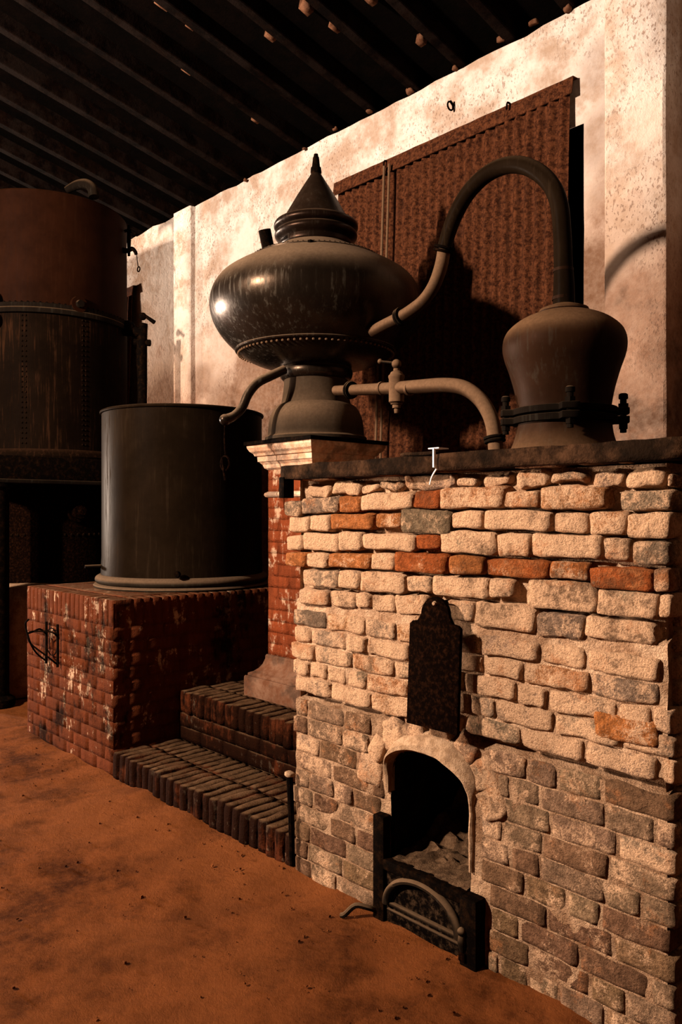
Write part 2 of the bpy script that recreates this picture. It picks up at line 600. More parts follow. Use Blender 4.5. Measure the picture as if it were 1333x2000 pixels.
M = dict(
    plaster=m_plaster(),
    brick=m_brick('old_brick'),
    mortar=m_mortar(),
    mortar_brown=m_mortar('brown_mortar', (0.21, 0.11, 0.057), (0.46, 0.285, 0.17)),
    paint=m_redpaint('red_limewashed_brick', 0.95, 0.25, dust=0.6),
    paint_pillar=m_redpaint('red_limewashed_pillar', 1.0, 0.0, (0.20, 0.043, 0.014)),
    step=m_redpaint('sooted_step_brick', 0.9, 0.82, dust=0.9),
    copper=m_copper('tarnished_copper_pot', (0.048, 0.031, 0.020), (0.23, 0.145, 0.085), 0.30, 0.55, 0.25, 0.75),
    copper_lid=m_copper('smoked_copper_lid', (0.030, 0.016, 0.010), (0.12, 0.07, 0.04), 0.36, 0.3, 0.45, 0.7),
    copper_head=m_copper('dull_copper_head', (0.030, 0.0125, 0.006), (0.16, 0.085, 0.042), 0.5, 0.2, 0.15, 0.10, spec=0.008),
    copper_tub=m_copper('dull_copper_tub', (0.014, 0.0078, 0.0040), (0.06, 0.036, 0.020), 0.40, 0.6, 0.4, 0.0, (0.030, 0.0175, 0.0092), 0.003),
    copper_red=m_copper('bare_red_copper', (0.022, 0.0066, 0.0026), (0.08, 0.03, 0.013), 0.65, 0.25, 0.6, 0.0, (0.04, 0.014, 0.006), 0.01),
    pedestal=m_copper('dusty_grey_metal', (0.034, 0.024, 0.0155), (0.15, 0.093, 0.055), 0.55, 0.3, -0.05, 0.0, spec=0.004),
    dustpipe=m_copper('dusty_pipe', (0.058, 0.030, 0.016), (0.19, 0.108, 0.060), 0.8, 0.3, -0.6, 0.0, spec=0.002),
    riveted=m_copper('stained_boiler_plate', (0.008, 0.0038, 0.0018), (0.05, 0.022, 0.011), 0.7, 0.8, 0.6, 0.0, (0.042, 0.017, 0.008), 0.008),
    iron=m_iron('black_iron'),
    rustiron=m_iron('rusty_dark_iron', (0.006, 0.0025, 0.0014), (0.028, 0.0095, 0.004), 0.8, 0.0, 60),
    sootiron=m_iron('dusty_soot_iron', (0.007, 0.0045, 0.0035), (0.085, 0.048, 0.026), 0.85, 0.0, 50),
    rust=m_rustsheet(),
    earth=m_earth(),
    slab=m_stone('blackened_stone_slab', (0.010, 0.005, 0.0026), (0.062, 0.029, 0.014), (0.004, 0.0024, 0.0014), 12, 0.9),
    capital=m_stone('worn_painted_stone', (0.40, 0.21, 0.12), (0.60, 0.42, 0.29), (0.07, 0.04, 0.028), 12, 0.75, 0.4),
    basestone=m_stone('dirty_red_stone', (0.10, 0.04, 0.02), (0.17, 0.09, 0.055), (0.03, 0.018, 0.012), 10, 0.7, 0.4),
    lip=m_stone('lime_mortar_lip', (0.30, 0.18, 0.10), (0.52, 0.34, 0.21), (0.14, 0.075, 0.04), 40, 0.6, 1.0),
    soot=m_stone('sooted_firebox', (0.006, 0.004, 0.003), (0.02, 0.013, 0.009), (0.003, 0.002, 0.0014), 10, 0.8),
    ash=m_stone('ash', (0.055, 0.029, 0.015), (0.16, 0.092, 0.05), (0.012, 0.0066, 0.0036), 30, 0.7, 1.0),
    wood=m_stone('near_black_wood', (0.0012, 0.0005, 0.0003), (0.0045, 0.0017, 0.0008), (0.008, 0.005, 0.004), 9, 0.6, 0.4),  # near-black tone for all rafters
    deck=m_stone('near_black_boards', (0.0008, 0.0005, 0.0003), (0.0025, 0.0012, 0.0007), (0.0006, 0.0003, 0.0002), 6, 0.6, 0.4),  # near-black tone, also inside the window recess
    lump_leak=m_stone('pale_lump_and_light_leak', (0.06, 0.024, 0.012), (0.14, 0.065, 0.035), (0.08, 0.04, 0.025), 18, 0.5, 0.4),  # real mortar lumps, and roof light leaks put in as pale colour
    low_bounce=m_stone('dark_low_bounce_plaster', (0.05, 0.03, 0.02), (0.1, 0.06, 0.04), (0.04, 0.025, 0.018), 3, 0.6, 0.3),  # dark tone chosen so the unseen walls bounce little light
    dooriron=m_copper('dusted_door_iron', (0.014, 0.009, 0.006), (0.15, 0.09, 0.05), 0.9, 0.3, 0.0, 0.0, spec=0.0),
    white=m_stone('white_plastic', (0.82, 0.80, 0.78), (0.88, 0.86, 0.84), (0.7, 0.68, 0.65), 20, 0.2, 0.1),
)

# ================================================================ SETTING
YW = 4.10                      # back wall face
YF = 2.135                     # front plane of furnace, step and plinth
ZR0, RS = 4.41, 0.222          # roof: height at the wall, rise towards the front


def roof_z(y):
    return ZR0 + RS * (YW - y)


# floor: trampled earth, slightly uneven, banked against the masonry
def floor():
    mb = MB()
    x0, x1, y0, y1 = XL, 2.6, -3.1, 4.12
    xs, ys = [], []
    x = x0
    while x < x1:
        xs.append(x)
        x += 0.045 if -6.2 < x < -0.6 else 0.25
    xs.append(x1)
    y = y0
    while y < y1:
        ys.append(y)
        y += 0.045 if 0.3 < y < 2.4 else 0.25
    ys.append(y1)
    vs = []
    for yy in ys:
        for xx in xs:
            p = Vector((xx, yy, 0))
            z = 0.012 * noise.noise(p * 1.7) + 0.009 * noise.noise(p * 5.1) + 0.005 * noise.noise(p * 13)
            if -5.6 < xx < -0.7 and yy < YF + 0.1:
                d = YF - yy
                z += 0.035 * math.exp(-max(d, 0) * 7) * (0.6 + 0.6 * noise.noise(p * 3.3 + Vector((9, 0, 0))))
            vs.append((xx, yy, z - 0.012))
    n = len(xs)
    fs = [(j * n + i, j * n + i + 1, (j + 1) * n + i + 1, (j + 1) * n + i) for j in range(len(ys) - 1) for i in range(n - 1)]
    mb.add(vs, fs)
    o = mb.build('floor', M['earth'])
    tag(o, 'trampled ochre earth floor in front of the brickwork', 'floor', kind='structure')


floor()


def pebbles():
    mb = MB()
    rnd = random.Random(3)
    for i in range(420):
        x = rnd.uniform(-5.4, -1.0)
        y = YF - 0.02 - abs(rnd.gauss(0, 0.5)) if rnd.random() < 0.75 else rnd.uniform(0.4, 2.1)
        s = 0.0025 + 0.006 * rnd.random() ** 4
        z = 0.012 * noise.noise(Vector((x, y, 0)) * 1.7) - 0.006
        if -5.6 < x < -0.7:
            z += 0.02 * math.exp(-(YF - y) * 7)
        vs, fs = rounded((1, 1, 1), (s, s * rnd.uniform(.6, 1), s * rnd.uniform(.5, .8)), s * 0.3, s * 0.5, 90, Vector((x, y, 0)))
        mb.add([v + Vector((x, y, z + s * 0.3)) for v in vs], fs)
    o = mb.build('pebbles', M['earth'], smooth=False)
    tag(o, 'loose grit and small clods of ochre earth scattered on the floor', 'grit', kind='stuff')


pebbles()

# back wall with a window opening behind the large corrugated sheet
OP = (-4.30, -2.375, 1.9, 3.72)


def wall_back():
    mb = MB()
    xs = sorted(set([round(-13.2 + 0.12 * i, 3) for i in range(int(15.8 / 0.12) + 1)] + [XL + 0.73 * i for i in range(10)] + [OP[0], OP[1], -9.3, -7.53, 2.6]))
    zs = sorted(set([round(0.12 * i, 3) for i in range(36)] + [OP[2], OP[3]]))
    zs = [z for z in zs if z < 4.28] + [4.30, 4.395]
    vs = []
    for j, z in enumerate(zs):
        for x in xs:
            p = Vector((x, 0, z))
            dy = 0.012 * noise.noise(p * 1.3) + 0.004 * noise.noise(p * 5)
            zz = z
            if j == len(zs) - 1:
                zz = z + 0.018 * noise.noise(Vector((x * 4.1, 3, 0))) + 0.02 * noise.noise(Vector((x * 11.0, 7, 0)))
            vs.append((x, YW + dy, zz))
    n = len(xs)
    fs = []
    for j in range(len(zs) - 1):
        for i in range(n - 1):
            cx, cz = (xs[i] + xs[i + 1]) / 2, (zs[j] + zs[j + 1]) / 2
            if OP[0] < cx < OP[1] and OP[2] < cz < OP[3]:
                continue
            fs.append((j * n + i, j * n + i + 1, (j + 1) * n + i + 1, (j + 1) * n + i))
    # wall thickness behind, with a ragged top
    k = len(vs)
    top = (len(zs) - 1) * n
    for i in range(n):
        vs.append((xs[i], YW + 0.5, 4.38))
    for i in range(n - 1):
        fs.append((top + i, top + i + 1, k + i + 1, k + i))
    mb.add(vs, fs)
    o = mb.build('wall_back', M['plaster'])
    tag(o, 'tall whitewashed plaster back wall, stained and peeling', 'wall', kind='structure')
    # blind box behind the opening
    r = MB()
    a, b, c, d = OP
    vs = [(a, YW, c), (b, YW, c), (b, YW, d), (a, YW, d), (a, YW + 0.45, c), (b, YW + 0.45, c), (b, YW + 0.45, d), (a, YW + 0.45, d)]
    r.add(vs, [(0, 1, 5, 4), (1, 2, 6, 5), (2, 3, 7, 6), (3, 0, 4, 7), (4, 5, 6, 7)])
    r.build('window_recess', M['deck'], o, smooth=False)
    # bits of brick and mortar that stick out along the ragged top edge
    for i, (px, py, s) in enumerate([(800, 178, 0.05), (980, 77, 0.05), (722, 217, 0.04), (655, 252, 0.035), (1042, 45, 0.045), (890, 132, 0.03), (596, 290, 0.03), (480, 352, 0.03), (1110, 18, 0.04)]):
        p = at_y(px, py, YW - 0.02)
        vs, fs = rounded((3, 3, 3), (s * .6, 0.02, s * 0.4), 0.012, 0.012, 14, p)
        place('mortar_lump', mesh_of('mortar_lump', vs, fs, M['lump_leak']), p, o)
    return o


WB = wall_back()


def pilaster(name, x0, x1, d, label):
    mb = MB()
    nz = 40
    vs, fs = [], []
    for j in range(nz + 1):
        z = 4.385 * j / nz
        w = 0.006 * noise.noise(Vector((x0, 2, z * 1.7)))
        w2 = 0.006 * noise.noise(Vector((x1, 5, z * 1.7)))
        for (x, y) in ((x0 + w, YW + 0.02), (x0 + w, YW - d + 0.01), (x0 + w + 0.012, YW - d), ((x0 + x1) / 2, YW - d + w), (x1 + w2 - 0.012, YW - d), (x1 + w2, YW - d + 0.01), (x1 + w2, YW + 0.02)):
            vs.append((x, y, z))
    for j in range(nz):
        for i in range(6):
            fs.append((j * 7 + i, j * 7 + i + 1, (j + 1) * 7 + i + 1, (j + 1) * 7 + i))
    mb.add(vs, fs)
    o = mb.build(name, M['plaster'], smooth=True)
    tag(o, label, 'pilaster', kind='structure')
    return o


a = at_y(1180, 400, YW - 0.25)
b = at_y(1300, 400, YW - 0.25)
pilaster('trim_1', a.x, b.x, 0.25, 'whitewashed plaster pilaster beside the corrugated sheet')
pilaster('trim_2', -6.72, -6.42, 0.06, 'shallow whitewashed pilaster behind the open copper tub')


def ceiling():
    mb = MB()
    x0, x1, y0, y1 = XL - 0.3, 2.8, -3.4, YW + 0.5
    h = 0.11
    vs = [(x, y, roof_z(y) + h + dz) for dz in (0, 0.05) for y in (y0, y1) for x in (x0, x1)]
    mb.add(vs, [(0, 1, 3, 2), (4, 6, 7, 5), (0, 4, 5, 1), (2, 3, 7, 6), (0, 2, 6, 4), (1, 5, 7, 3)])
    c = mb.build('ceiling', M['deck'], smooth=False)
    tag(c, 'black sloping boarded roof with bare rafters', 'ceiling', kind='structure')
    rm = MB()
    L = y1 - y0
    hw = 0.038
    vs, fs = [], []
    n = 24
    for j in range(n + 1):
        y = -L / 2 + L * j / n
        z = -RS * y
        wx = 0.006 * noise.noise(Vector((1, y, 0)))
        for (x, dz) in ((-hw, 0.11), (-hw, 0.006), (-hw + 0.006, 0), (hw - 0.006, 0), (hw, 0.006), (hw, 0.11)):
            vs.append((x + wx, y, z + dz))
    for j in range(n):
        for i in range(6):
            k = (i + 1) % 6
            fs.append((j * 6 + i, j * 6 + k, (j + 1) * 6 + k, (j + 1) * 6 + i))
    fs += [(5, 4, 3, 2, 1, 0), tuple(n * 6 + i for i in range(6))]
    me = mesh_of('rafter', vs, fs, M['wood'], smooth=False)
    ym = (y0 + y1) / 2
    x = -4.07 + 0.4 * 16
    while x > x0:
        place('rafter', me, (x, ym, roof_z(ym)), c, rot=(0, 0, random.uniform(-0.003, 0.003)))
        x -= 0.4
    # pale blocks standing in for daylight through gaps between the tiles
    nrm = Vector((0, RS, 1)).normalized()
    for (px, py, sx, sy) in [(265, 72, .032, .065), (317, 20, .02, .06), (425, 95, .02, .06), (366, 147, .02, .05), (530, 82, .03, .045), (215, 125, .016, .06), (600, 28, .04, .05), (557, 194, .02, .04), (105, 50, .015, .05), (60, 20, .015, .05), (725, 10, .03, .05), (824, 93, .03, .035), (655, 65, .02, .05), (537, 263, .02, .04), (207, 36, .015, .05), (500, 243, .02, .04), (270, 155, .012, .04), (372, 62, .012, .04)]:
        p = at_plane(px, py, (0, YW, ZR0 + 0.03), nrm)
        vs, fs = rounded((2, 2, 2), (sx * .8, sy * .8, 0.03), 0.003, 0.003, 12, p)
        place('light_leak', mesh_of('light_leak', vs, fs, M['lump_leak']), p + Vector((0, 0, 0.05)), c, rot=(-math.atan(RS), 0, 0))


ceiling()

# end walls and front wall of the shed, out of the picture


def holed_wall(name, axis, pos, thick, u0, u1, ztop, holes, label):
    """wall across one axis with rectangular openings (u0, u1, z0, z1)"""
    us = sorted(set([u0, u1] + [h[0] for h in holes] + [h[1] for h in holes]))
    zs = sorted(set([0, ztop] + [h[2] for h in holes] + [h[3] for h in holes]))
    mb = MB()
    for a, b in zip(us[:-1], us[1:]):
        for c, d in zip(zs[:-1], zs[1:]):
            um, zm = (a + b) / 2, (c + d) / 2
            if any(h[0] < um < h[1] and h[2] < zm < h[3] for h in holes):
                continue
            if axis == 'y':
                mb.box(a, b, pos - thick, pos, c, d)
            else:
                mb.box(min(pos, pos - thick), max(pos, pos - thick), a, b, c, d)
    o = mb.build(name, M['low_bounce'], smooth=False)
    tag(o, label, 'wall', kind='structure')


holed_wall('wall_front', 'y', WIN['y'], 0.35, XL - 0.3, 2.8, roof_z(WIN['y']) + 0.1,
           [(x - 0.22, x + 0.22, WIN['z0'], WIN['z1']) for x in WIN['xs']], 'plastered front wall of the shed with two high windows')
holed_wall('wall_left', 'x', XL, 0.3, WIN['y'], YW + 0.5, 6.1, [(-2.75, -1.6, 0.0, 3.1)], 'far end wall of the shed with a tall doorway')
holed_wall('wall_right', 'x', 2.8, 0.2, WIN['y'], YW + 0.5, 6.1, [], 'unseen plastered end wall beyond the furnace, added to keep out sky fill')  # added to close the room so the sky gives no fill here

# ================================================================ CORRUGATED SHEETS


def corrugated(name, x0, x1, ztop, zbot, seams, label, ytop=YW - 0.03, ybot=YW - 0.13):
    root = empty(name, ((x0 + x1) / 2, ytop, zbot), label, 'corrugated sheet')
    pitch, amp = 0.076, 0.014
    xs = [x0] + seams + [x1]
    for k in range(len(xs) - 1):
        a, b = xs[k], xs[k + 1] + (0.03 if k < len(xs) - 2 else 0)
        n = max(8, int((b - a) / pitch * 8))
        mb = MB()
        vs, fs = [], []
        nz = 12
        for s in (0, 1):
            for j in range(nz + 1):
                q = j / nz
                z = ztop - 0.04 + (zbot - ztop + 0.04) * q
                y = ytop + (ybot - ytop) * q
                for i in range(n + 1):
                    x = a + (b - a) * i / n
                    yy = y + amp * math.cos(2 * PI * (x - x0) / pitch) + s * 0.003 - k * 0.011
                    yy += 0.006 * noise.noise(Vector((x * 2, z * 1.5, 0)))
                    vs.append((x, yy, z))
        m = (nz + 1) * (n + 1)
        for s in (0, 1):
            for j in range(nz):
                for i in range(n):
                    q = (s * m + j * (n + 1) + i, s * m + j * (n + 1) + i + 1, s * m + (j + 1) * (n + 1) + i + 1, s * m + (j + 1) * (n + 1) + i)
                    fs.append(q if s == 0 else q[::-1])
        for j in range(nz):
            for i in (0, n):
                fs.append((j * (n + 1) + i, (j + 1) * (n + 1) + i, m + (j + 1) * (n + 1) + i, m + j * (n + 1) + i))
        for i in range(n):
            for j in (0, nz):
                fs.append((j * (n + 1) + i, j * (n + 1) + i + 1, m + j * (n + 1) + i + 1, m + j * (n + 1) + i))
        mb.add(vs, fs)
        mb.build('sheet', M['rust'], root, angle=60)
    # folded flashing along the top edge
    fl = MB()
    n = 30
    vs, fs = [], []
    for i in range(n + 1):
        x = x0 - 0.01 + (x1 - x0 + 0.035) * i / n
        w = 0.006 * noise.noise(Vector((x * 9, 1, 0)))
        vs += [(x, ytop + 0.03, ztop + 0.005 + w), (x, ytop - 0.02, ztop + w), (x, ytop - 0.036, ztop - 0.10 + w), (x, ytop - 0.03, ztop - 0.102 + w), (x, ytop - 0.014, ztop - 0.006 + w), (x, ytop + 0.03, ztop - 0.001 + w)]
    for i in range(n):
        for k in range(6):
            l = (k + 1) % 6
            fs.append((i * 6 + k, i * 6 + l, (i + 1) * 6 + l, (i + 1) * 6 + k))
    fs += [(0, 1, 2, 3, 4, 5), tuple(n * 6 + i for i in range(5, -1, -1))]
    fl.add(vs, fs)
    fl.build('flashing', M['rust'], root)
    return root


sx1 = at_y(757, 400, YW - 0.05).x
sx2 = at_y(978, 400, YW - 0.05).x
CS = corrugated('corrugated_sheet', -4.42, -2.44, 3.99, 1.2, [sx1, sx2], 'rusty corrugated iron sheeting hung on the wall behind the swan-neck pipe')
corrugated('corrugated_sheet', -9.4, -7.55, 3.87, 1.2, [-8.5], 'rusty corrugated iron strip seen between the column still and the pale pilaster')
for px in (748, 758):
    p = at_y(px, 330, YW - 0.10)
    MB().tube([(p.x, YW - 0.085, 3.93), (p.x + 0.004, YW - 0.12, 3.2), (p.x, YW - 0.2, 1.3)], 0.009, 8).build('conduit', M['dustpipe'], CS)
# small hooks that hold the flashing
for px, py in ((752, 318), (992, 205)):
    p = at_y(px, py, YW - 0.07)
    MB().tube([p + Vector((0, 0.05, 0.01)), p + Vector((0, 0, 0.015)), p + Vector((0, -0.01, -0.03))], 0.006, 6).build('hook', M['iron'], CS)

# iron ring in the wall
rg = empty('wall_ring', at_y(878, 207, YW), 'small iron ring bolt in the white wall above the corrugated sheet', 'ring')
p = at_y(880, 207, YW - 0.03)
MB().ring(p, 0.027, 0.006, 'x', 18, 6).build('ring', M['iron'], rg)
MB().tube([p + Vector((0, 0.05, 0.0)), p + Vector((0, 0.0, 0.033))], 0.008, 6, 1).build('staple', M['iron'], rg)

# ================================================================ FURNACE
FX0, FX1 = -2.584, -0.977
FYB = 3.70
ZS = 1.64                   # underside of the slab
FUR = empty('brick_furnace', ((FX0 + FX1) / 2, (YF + FYB) / 2, 0), 'crumbling pale brick furnace with an arched fire hole under the bell-shaped still head', 'furnace')
AX, AR, AZ = -1.846, 0.188, 0.555      # fire hole: centre, half width, springing height
A_RISE = 0.108


def in_hole(x, z, g=0.0):
    if abs(x - AX) > AR + g or z < 0.18 - g:
        return False
    if z <= AZ:
        return True
    u = (x - AX) / (AR + g)
    return z < AZ + (A_RISE + g) * math.sqrt(max(0, 1 - u * u))


def furnace_core():
    mb = MB()
    step = 0.016
    nx = int((FX1 - FX0 - 0.02) / step)
    nz = int(ZS / step)
    vs, fs = [], []
    for j in range(nz + 1):
        for i in range(nx + 1):
            x = FX0 + 0.01 + (FX1 - FX0 - 0.02) * i / nx
            z = ZS * j / nz
            p = Vector((x, 0, z))
            rec = 0.008 if z > 0.75 else 0.0045
            if z > 1.15:
                rec = 0.036
            if abs(z - 0.742) < 0.014:
                rec = 0.05
            am = 0.6 if z < 0.742 else (0.7 if z < 1.15 else 1.0)
            y = YF + rec + am * (0.010 * noise.noise(p * 9) + 0.008 * noise.noise(p * 28))
            vs.append((x, y, z))
    n = nx + 1
    lowf = []
    for j in range(nz):
        for i in range(nx):
            x = FX0 + 0.01 + (FX1 - FX0 - 0.02) * (i + 0.5) / nx
            z = ZS * (j + 0.5) / nz
            if in_hole(x, z):
                continue
            (fs if z > 0.742 else lowf).append((j * n + i, j * n + i + 1, (j + 1) * n + i + 1, (j + 1) * n + i))
    MB().add(vs, lowf).build('lower_core', M['mortar_brown'], FUR)  # darker, browner core behind the lower courses
    mb.add(vs, fs)
    x0, x1 = FX0 + 0.01, FX1 - 0.01
    for (x) in (x0, x1):
        k = []
        m, h = 60, 60
        vv, ff = [], []
        for j in range(h + 1):
            for i in range(m + 1):
                y = YF + 0.02 + (FYB - YF - 0.02) * i / m
                z = ZS * j / h
                q = Vector((x, y, z))
                vv.append((x + (-1 if x == x1 else 1) * (0.008 + 0.007 * noise.noise(q * 9)), y, z))
        for j in range(h):
            for i in range(m):
                ff.append((j * (m + 1) + i, j * (m + 1) + i + 1, (j + 1) * (m + 1) + i + 1, (j + 1) * (m + 1) + i))
        mb.add(vv, ff)
    mb.add([(x0, FYB, 0), (x1, FYB, 0), (x1, FYB, ZS), (x0, FYB, ZS)], [(0, 1, 2, 3)])
    mb.build('mortar_core', M['mortar'], FUR)
    # fire chamber
    c = MB()
    prof = [(AX - AR, 0.10), (AX - AR, AZ)]
    for i in range(1, 12):
        a = PI - PI * i / 12
        prof.append((AX + AR * math.cos(a), AZ + A_RISE * math.sin(a)))
    prof += [(AX + AR, AZ), (AX + AR, 0.10)]
    m = len(prof)
    vs = []
    ny = 12
    for j in range(ny + 1):
        y = YF + 0.02 + 0.62 * j / ny
        for (x, z) in prof:
            g = 1.0 + 0.25 * min(1, j / 3)
            p = Vector((x, y, z))
            vs.append((AX + (x - AX) * g + 0.012 * noise.noise(p * 8), y, z + 0.012 * noise.noise(p * 9 + Vector((5, 5, 5)))))
    fs = []
    for j in range(ny):
        for i in range(m):
            k = (i + 1) % m
            fs.append((j * m + i, j * m + k, (j + 1) * m + k, (j + 1) * m + i))
    fs.append(tuple(ny * m + i for i in range(m)))
    c.add(vs, fs)
    c.build('fire_chamber', M['soot'], FUR)
    # heaped ash on the grate
    s = MB()
    vs, fs = [], []
    nx, ny = 26, 30
    for j in range(ny + 1):
        for i in range(nx + 1):
            u, v = i / nx, j / ny
            x = AX - AR + 0.012 + (2 * AR - 0.024) * u
            y = YF - 0.015 + 0.6 * v
            q = Vector((x, y, 0))
            z = 0.232 + 0.05 * min(1, v * 2.2) * (0.75 + 0.7 * noise.noise(q * 9)) + 0.03 * noise.noise(q * 30) * min(1, v * 6)
            if v > 0.35:
                z += 0.20 * max(0, 0.42 - u) * (v - 0.35) * 4
            vs.append((x, y, z))
    for j in range(ny):
        for i in range(nx):
            fs.append((j * (nx + 1) + i, j * (nx + 1) + i + 1, (j + 1) * (nx + 1) + i + 1, (j + 1) * (nx + 1) + i))
    s.add(vs, fs)
    o = s.build('ash_heap', M['ash'], FUR)
    o['kind'] = 'stuff'


furnace_core()

# brick colours: r, g, b and cover of lime dust
CREAM = (0.62, 0.42, 0.27, 0.72)
TAN = (0.48, 0.31, 0.20, 0.60)
GREY = (0.33, 0.22, 0.14, 0.52)
DGREY = (0.24, 0.155, 0.095, 0.44)
ORANGE = (0.56, 0.19, 0.055, 0.40)
DEEP = (0.46, 0.115, 0.03, 0.30)
OCREAM = (0.58, 0.25, 0.10, 0.60)
BROWN = (0.30, 0.17, 0.10, 0.45)
LTAN = (0.36, 0.215, 0.125, 0.44)  # the L colours are a darker set for the lower courses
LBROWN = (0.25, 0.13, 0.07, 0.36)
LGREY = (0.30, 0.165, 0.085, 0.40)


def jit(c, a=0.12):
    k = 1 + random.uniform(-a, a)
    return (c[0] * k, c[1] * k * (1 + random.uniform(-.05, .05)), c[2] * k, min(1, max(0, c[3] + random.uniform(-.06, .06))))


def front_brick(x0, x1, z0, z1, col, proud=0.012, tilt=0.0, depth=0.055, amp=0.007, r=0.013, name='brick'):
    w, h = (x1 - x0) / 2, (z1 - z0) / 2
    if w < 0.008 or h < 0.008:
        return
    nx = 8 if w > 0.06 else 5
    if z0 > 0.73:
        nx = 12 if w > 0.06 else 7
    c = Vector(((x0 + x1) / 2, YF - proud + depth, (z0 + z1) / 2))
    vs, fs = rounded((nx, 3, 5), (w, depth, h), r, amp, 11, c)
    me = mesh_of('brick', vs, fs, M['brick'])
    place(name, me, c, FUR, jit(col), rot=(0, tilt, 0))


def pix_brick(px0, px1, py0, py1, col, proud=0.02, tilt=0.0, **k):
    pc = (py0 + py1) / 2
    a = at_y(px0, pc, YF)
    b = at_y(px1, pc, YF)
    m = (px0 + px1) / 2
    z1 = at_y(m, py0, YF).z
    z0 = at_y(m, py1, YF).z
    front_brick(a.x, min(b.x, FX1 + 0.012), z0 + 0.001, z1 - 0.001, col, proud, tilt, **k)


TR = [
    # loose stones under the slab
    (599, 644, 946, 972, CREAM), (646, 704, 939, 969, CREAM), (705, 737, 945, 965, TAN), (743, 787, 939, 960, DGREY),
    (789, 888, 927, 961, TAN), (893, 929, 930, 951, TAN), (941, 990, 922, 951, CREAM), (1005, 1074, 916, 955, TAN), (1078, 1145, 924, 946, GREY),
    (1154, 1216, 916, 951, TAN), (1220, 1300, 912, 956, TAN), (1302, 1335, 925, 957, BROWN),
    # first full course
    (562, 594, 978, 1010, GREY), (595, 667, 970, 1004, GREY), (668, 712, 968, 1001, ORANGE), (711, 811, 962, 998, CREAM),
    (813, 864, 958, 995, DEEP), (866, 990, 950, 994, OCREAM), (991, 1060, 958, 994, OCREAM), (1063, 1191, 948, 996, OCREAM),
    (1218, 1320, 958, 999, GREY), (1321, 1345, 958, 999, DGREY),
    # second
    (571, 611, 1008, 1040, CREAM), (612, 651, 1005, 1038, CREAM), (653, 734, 1002, 1035, ORANGE), (737, 787, 1002, 1032, ORANGE),
    (787, 886, 994, 1044, DGREY), (887, 949, 997, 1034, OCREAM), (954, 1083, 996, 1038, CREAM), (1087, 1152, 998, 1041, CREAM),
    (1155, 1228, 998, 1047, OCREAM), (1230, 1335, 1000, 1053, OCREAM),
    # third
    (565, 594, 1044, 1076, CREAM), (596, 668, 1040, 1077, CREAM), (669, 712, 1038, 1077, TAN), (714, 814, 1042, 1076, CREAM),
    (816, 864, 1043, 1073, DEEP), (865, 972, 1036, 1083, CREAM), (976, 1041, 1042, 1088, CREAM), (1044, 1180, 1041, 1092, CREAM),
    (1184, 1233, 1050, 1096, GREY), (1240, 1335, 1055, 1106, GREY),
    # fourth, mostly orange
    (565, 604, 1078, 1107, ORANGE), (605, 643, 1079, 1108, TAN), (645, 728, 1080, 1110, ORANGE), (730, 777, 1080, 1114, CREAM),
    (778, 879, 1078, 1119, DEEP), (884, 948, 1085, 1122, ORANGE), (953, 1078, 1091, 1130, DEEP), (1080, 1153, 1097, 1135, ORANGE),
    (1157, 1282, 1107, 1154, DEEP), (1284, 1335, 1109, 1158, BROWN),
    # fifth
    (597, 665, 1111, 1146, TAN), (667, 707, 1112, 1149, TAN), (709, 796, 1116, 1158, CREAM), (799, 848, 1124, 1159, TAN),
    (850, 955, 1124, 1168, CREAM), (959, 1008, 1130, 1168, TAN), (1031, 1168, 1133, 1192, CREAM), (1170, 1290, 1152, 1205, CREAM), (1292, 1335, 1160, 1210, OCREAM),
    # sixth
    (588, 643, 1150, 1183, TAN), (645, 697, 1152, 1187, TAN), (698, 727, 1155, 1188, TAN), (729, 772, 1160, 1196, TAN), (774, 835, 1161, 1202, CREAM),
    (866, 928, 1172, 1212, TAN), (930, 1045, 1178, 1232, CREAM), (1050, 1140, 1196, 1246, GREY), (1143, 1282, 1206, 1254, CREAM),
]
for i, (a, b, c, d, col) in enumerate(TR):
    if i < 12:
        pix_brick(a, b, c, d, col, random.uniform(-0.005, 0.012), random.uniform(-.08, .08), amp=0.014, r=0.02)
    else:
        pix_brick(a, b, c, d, col, random.uniform(0.014, 0.026) if i < 62 else random.uniform(0.006, 0.014), random.uniform(-.012, .012), amp=0.007 if i < 62 else 0.008)

# thin tile shards bedded right below the slab
for (px0, px1, py, col) in [(595, 652, 936, OCREAM), (670, 709, 929, TAN), (737, 792, 926, ORANGE), (1130, 1230, 903, BROWN), (1010, 1100, 911, BROWN), (860, 930, 920, BROWN)]:
    a, b = at_y(px0, py, YF), at_y(px1, py, YF)
    front_brick(a.x, b.x, a.z - 0.009, a.z + 0.009, col, 0.018, 0, amp=0.004, r=0.006, name='tile_shard')

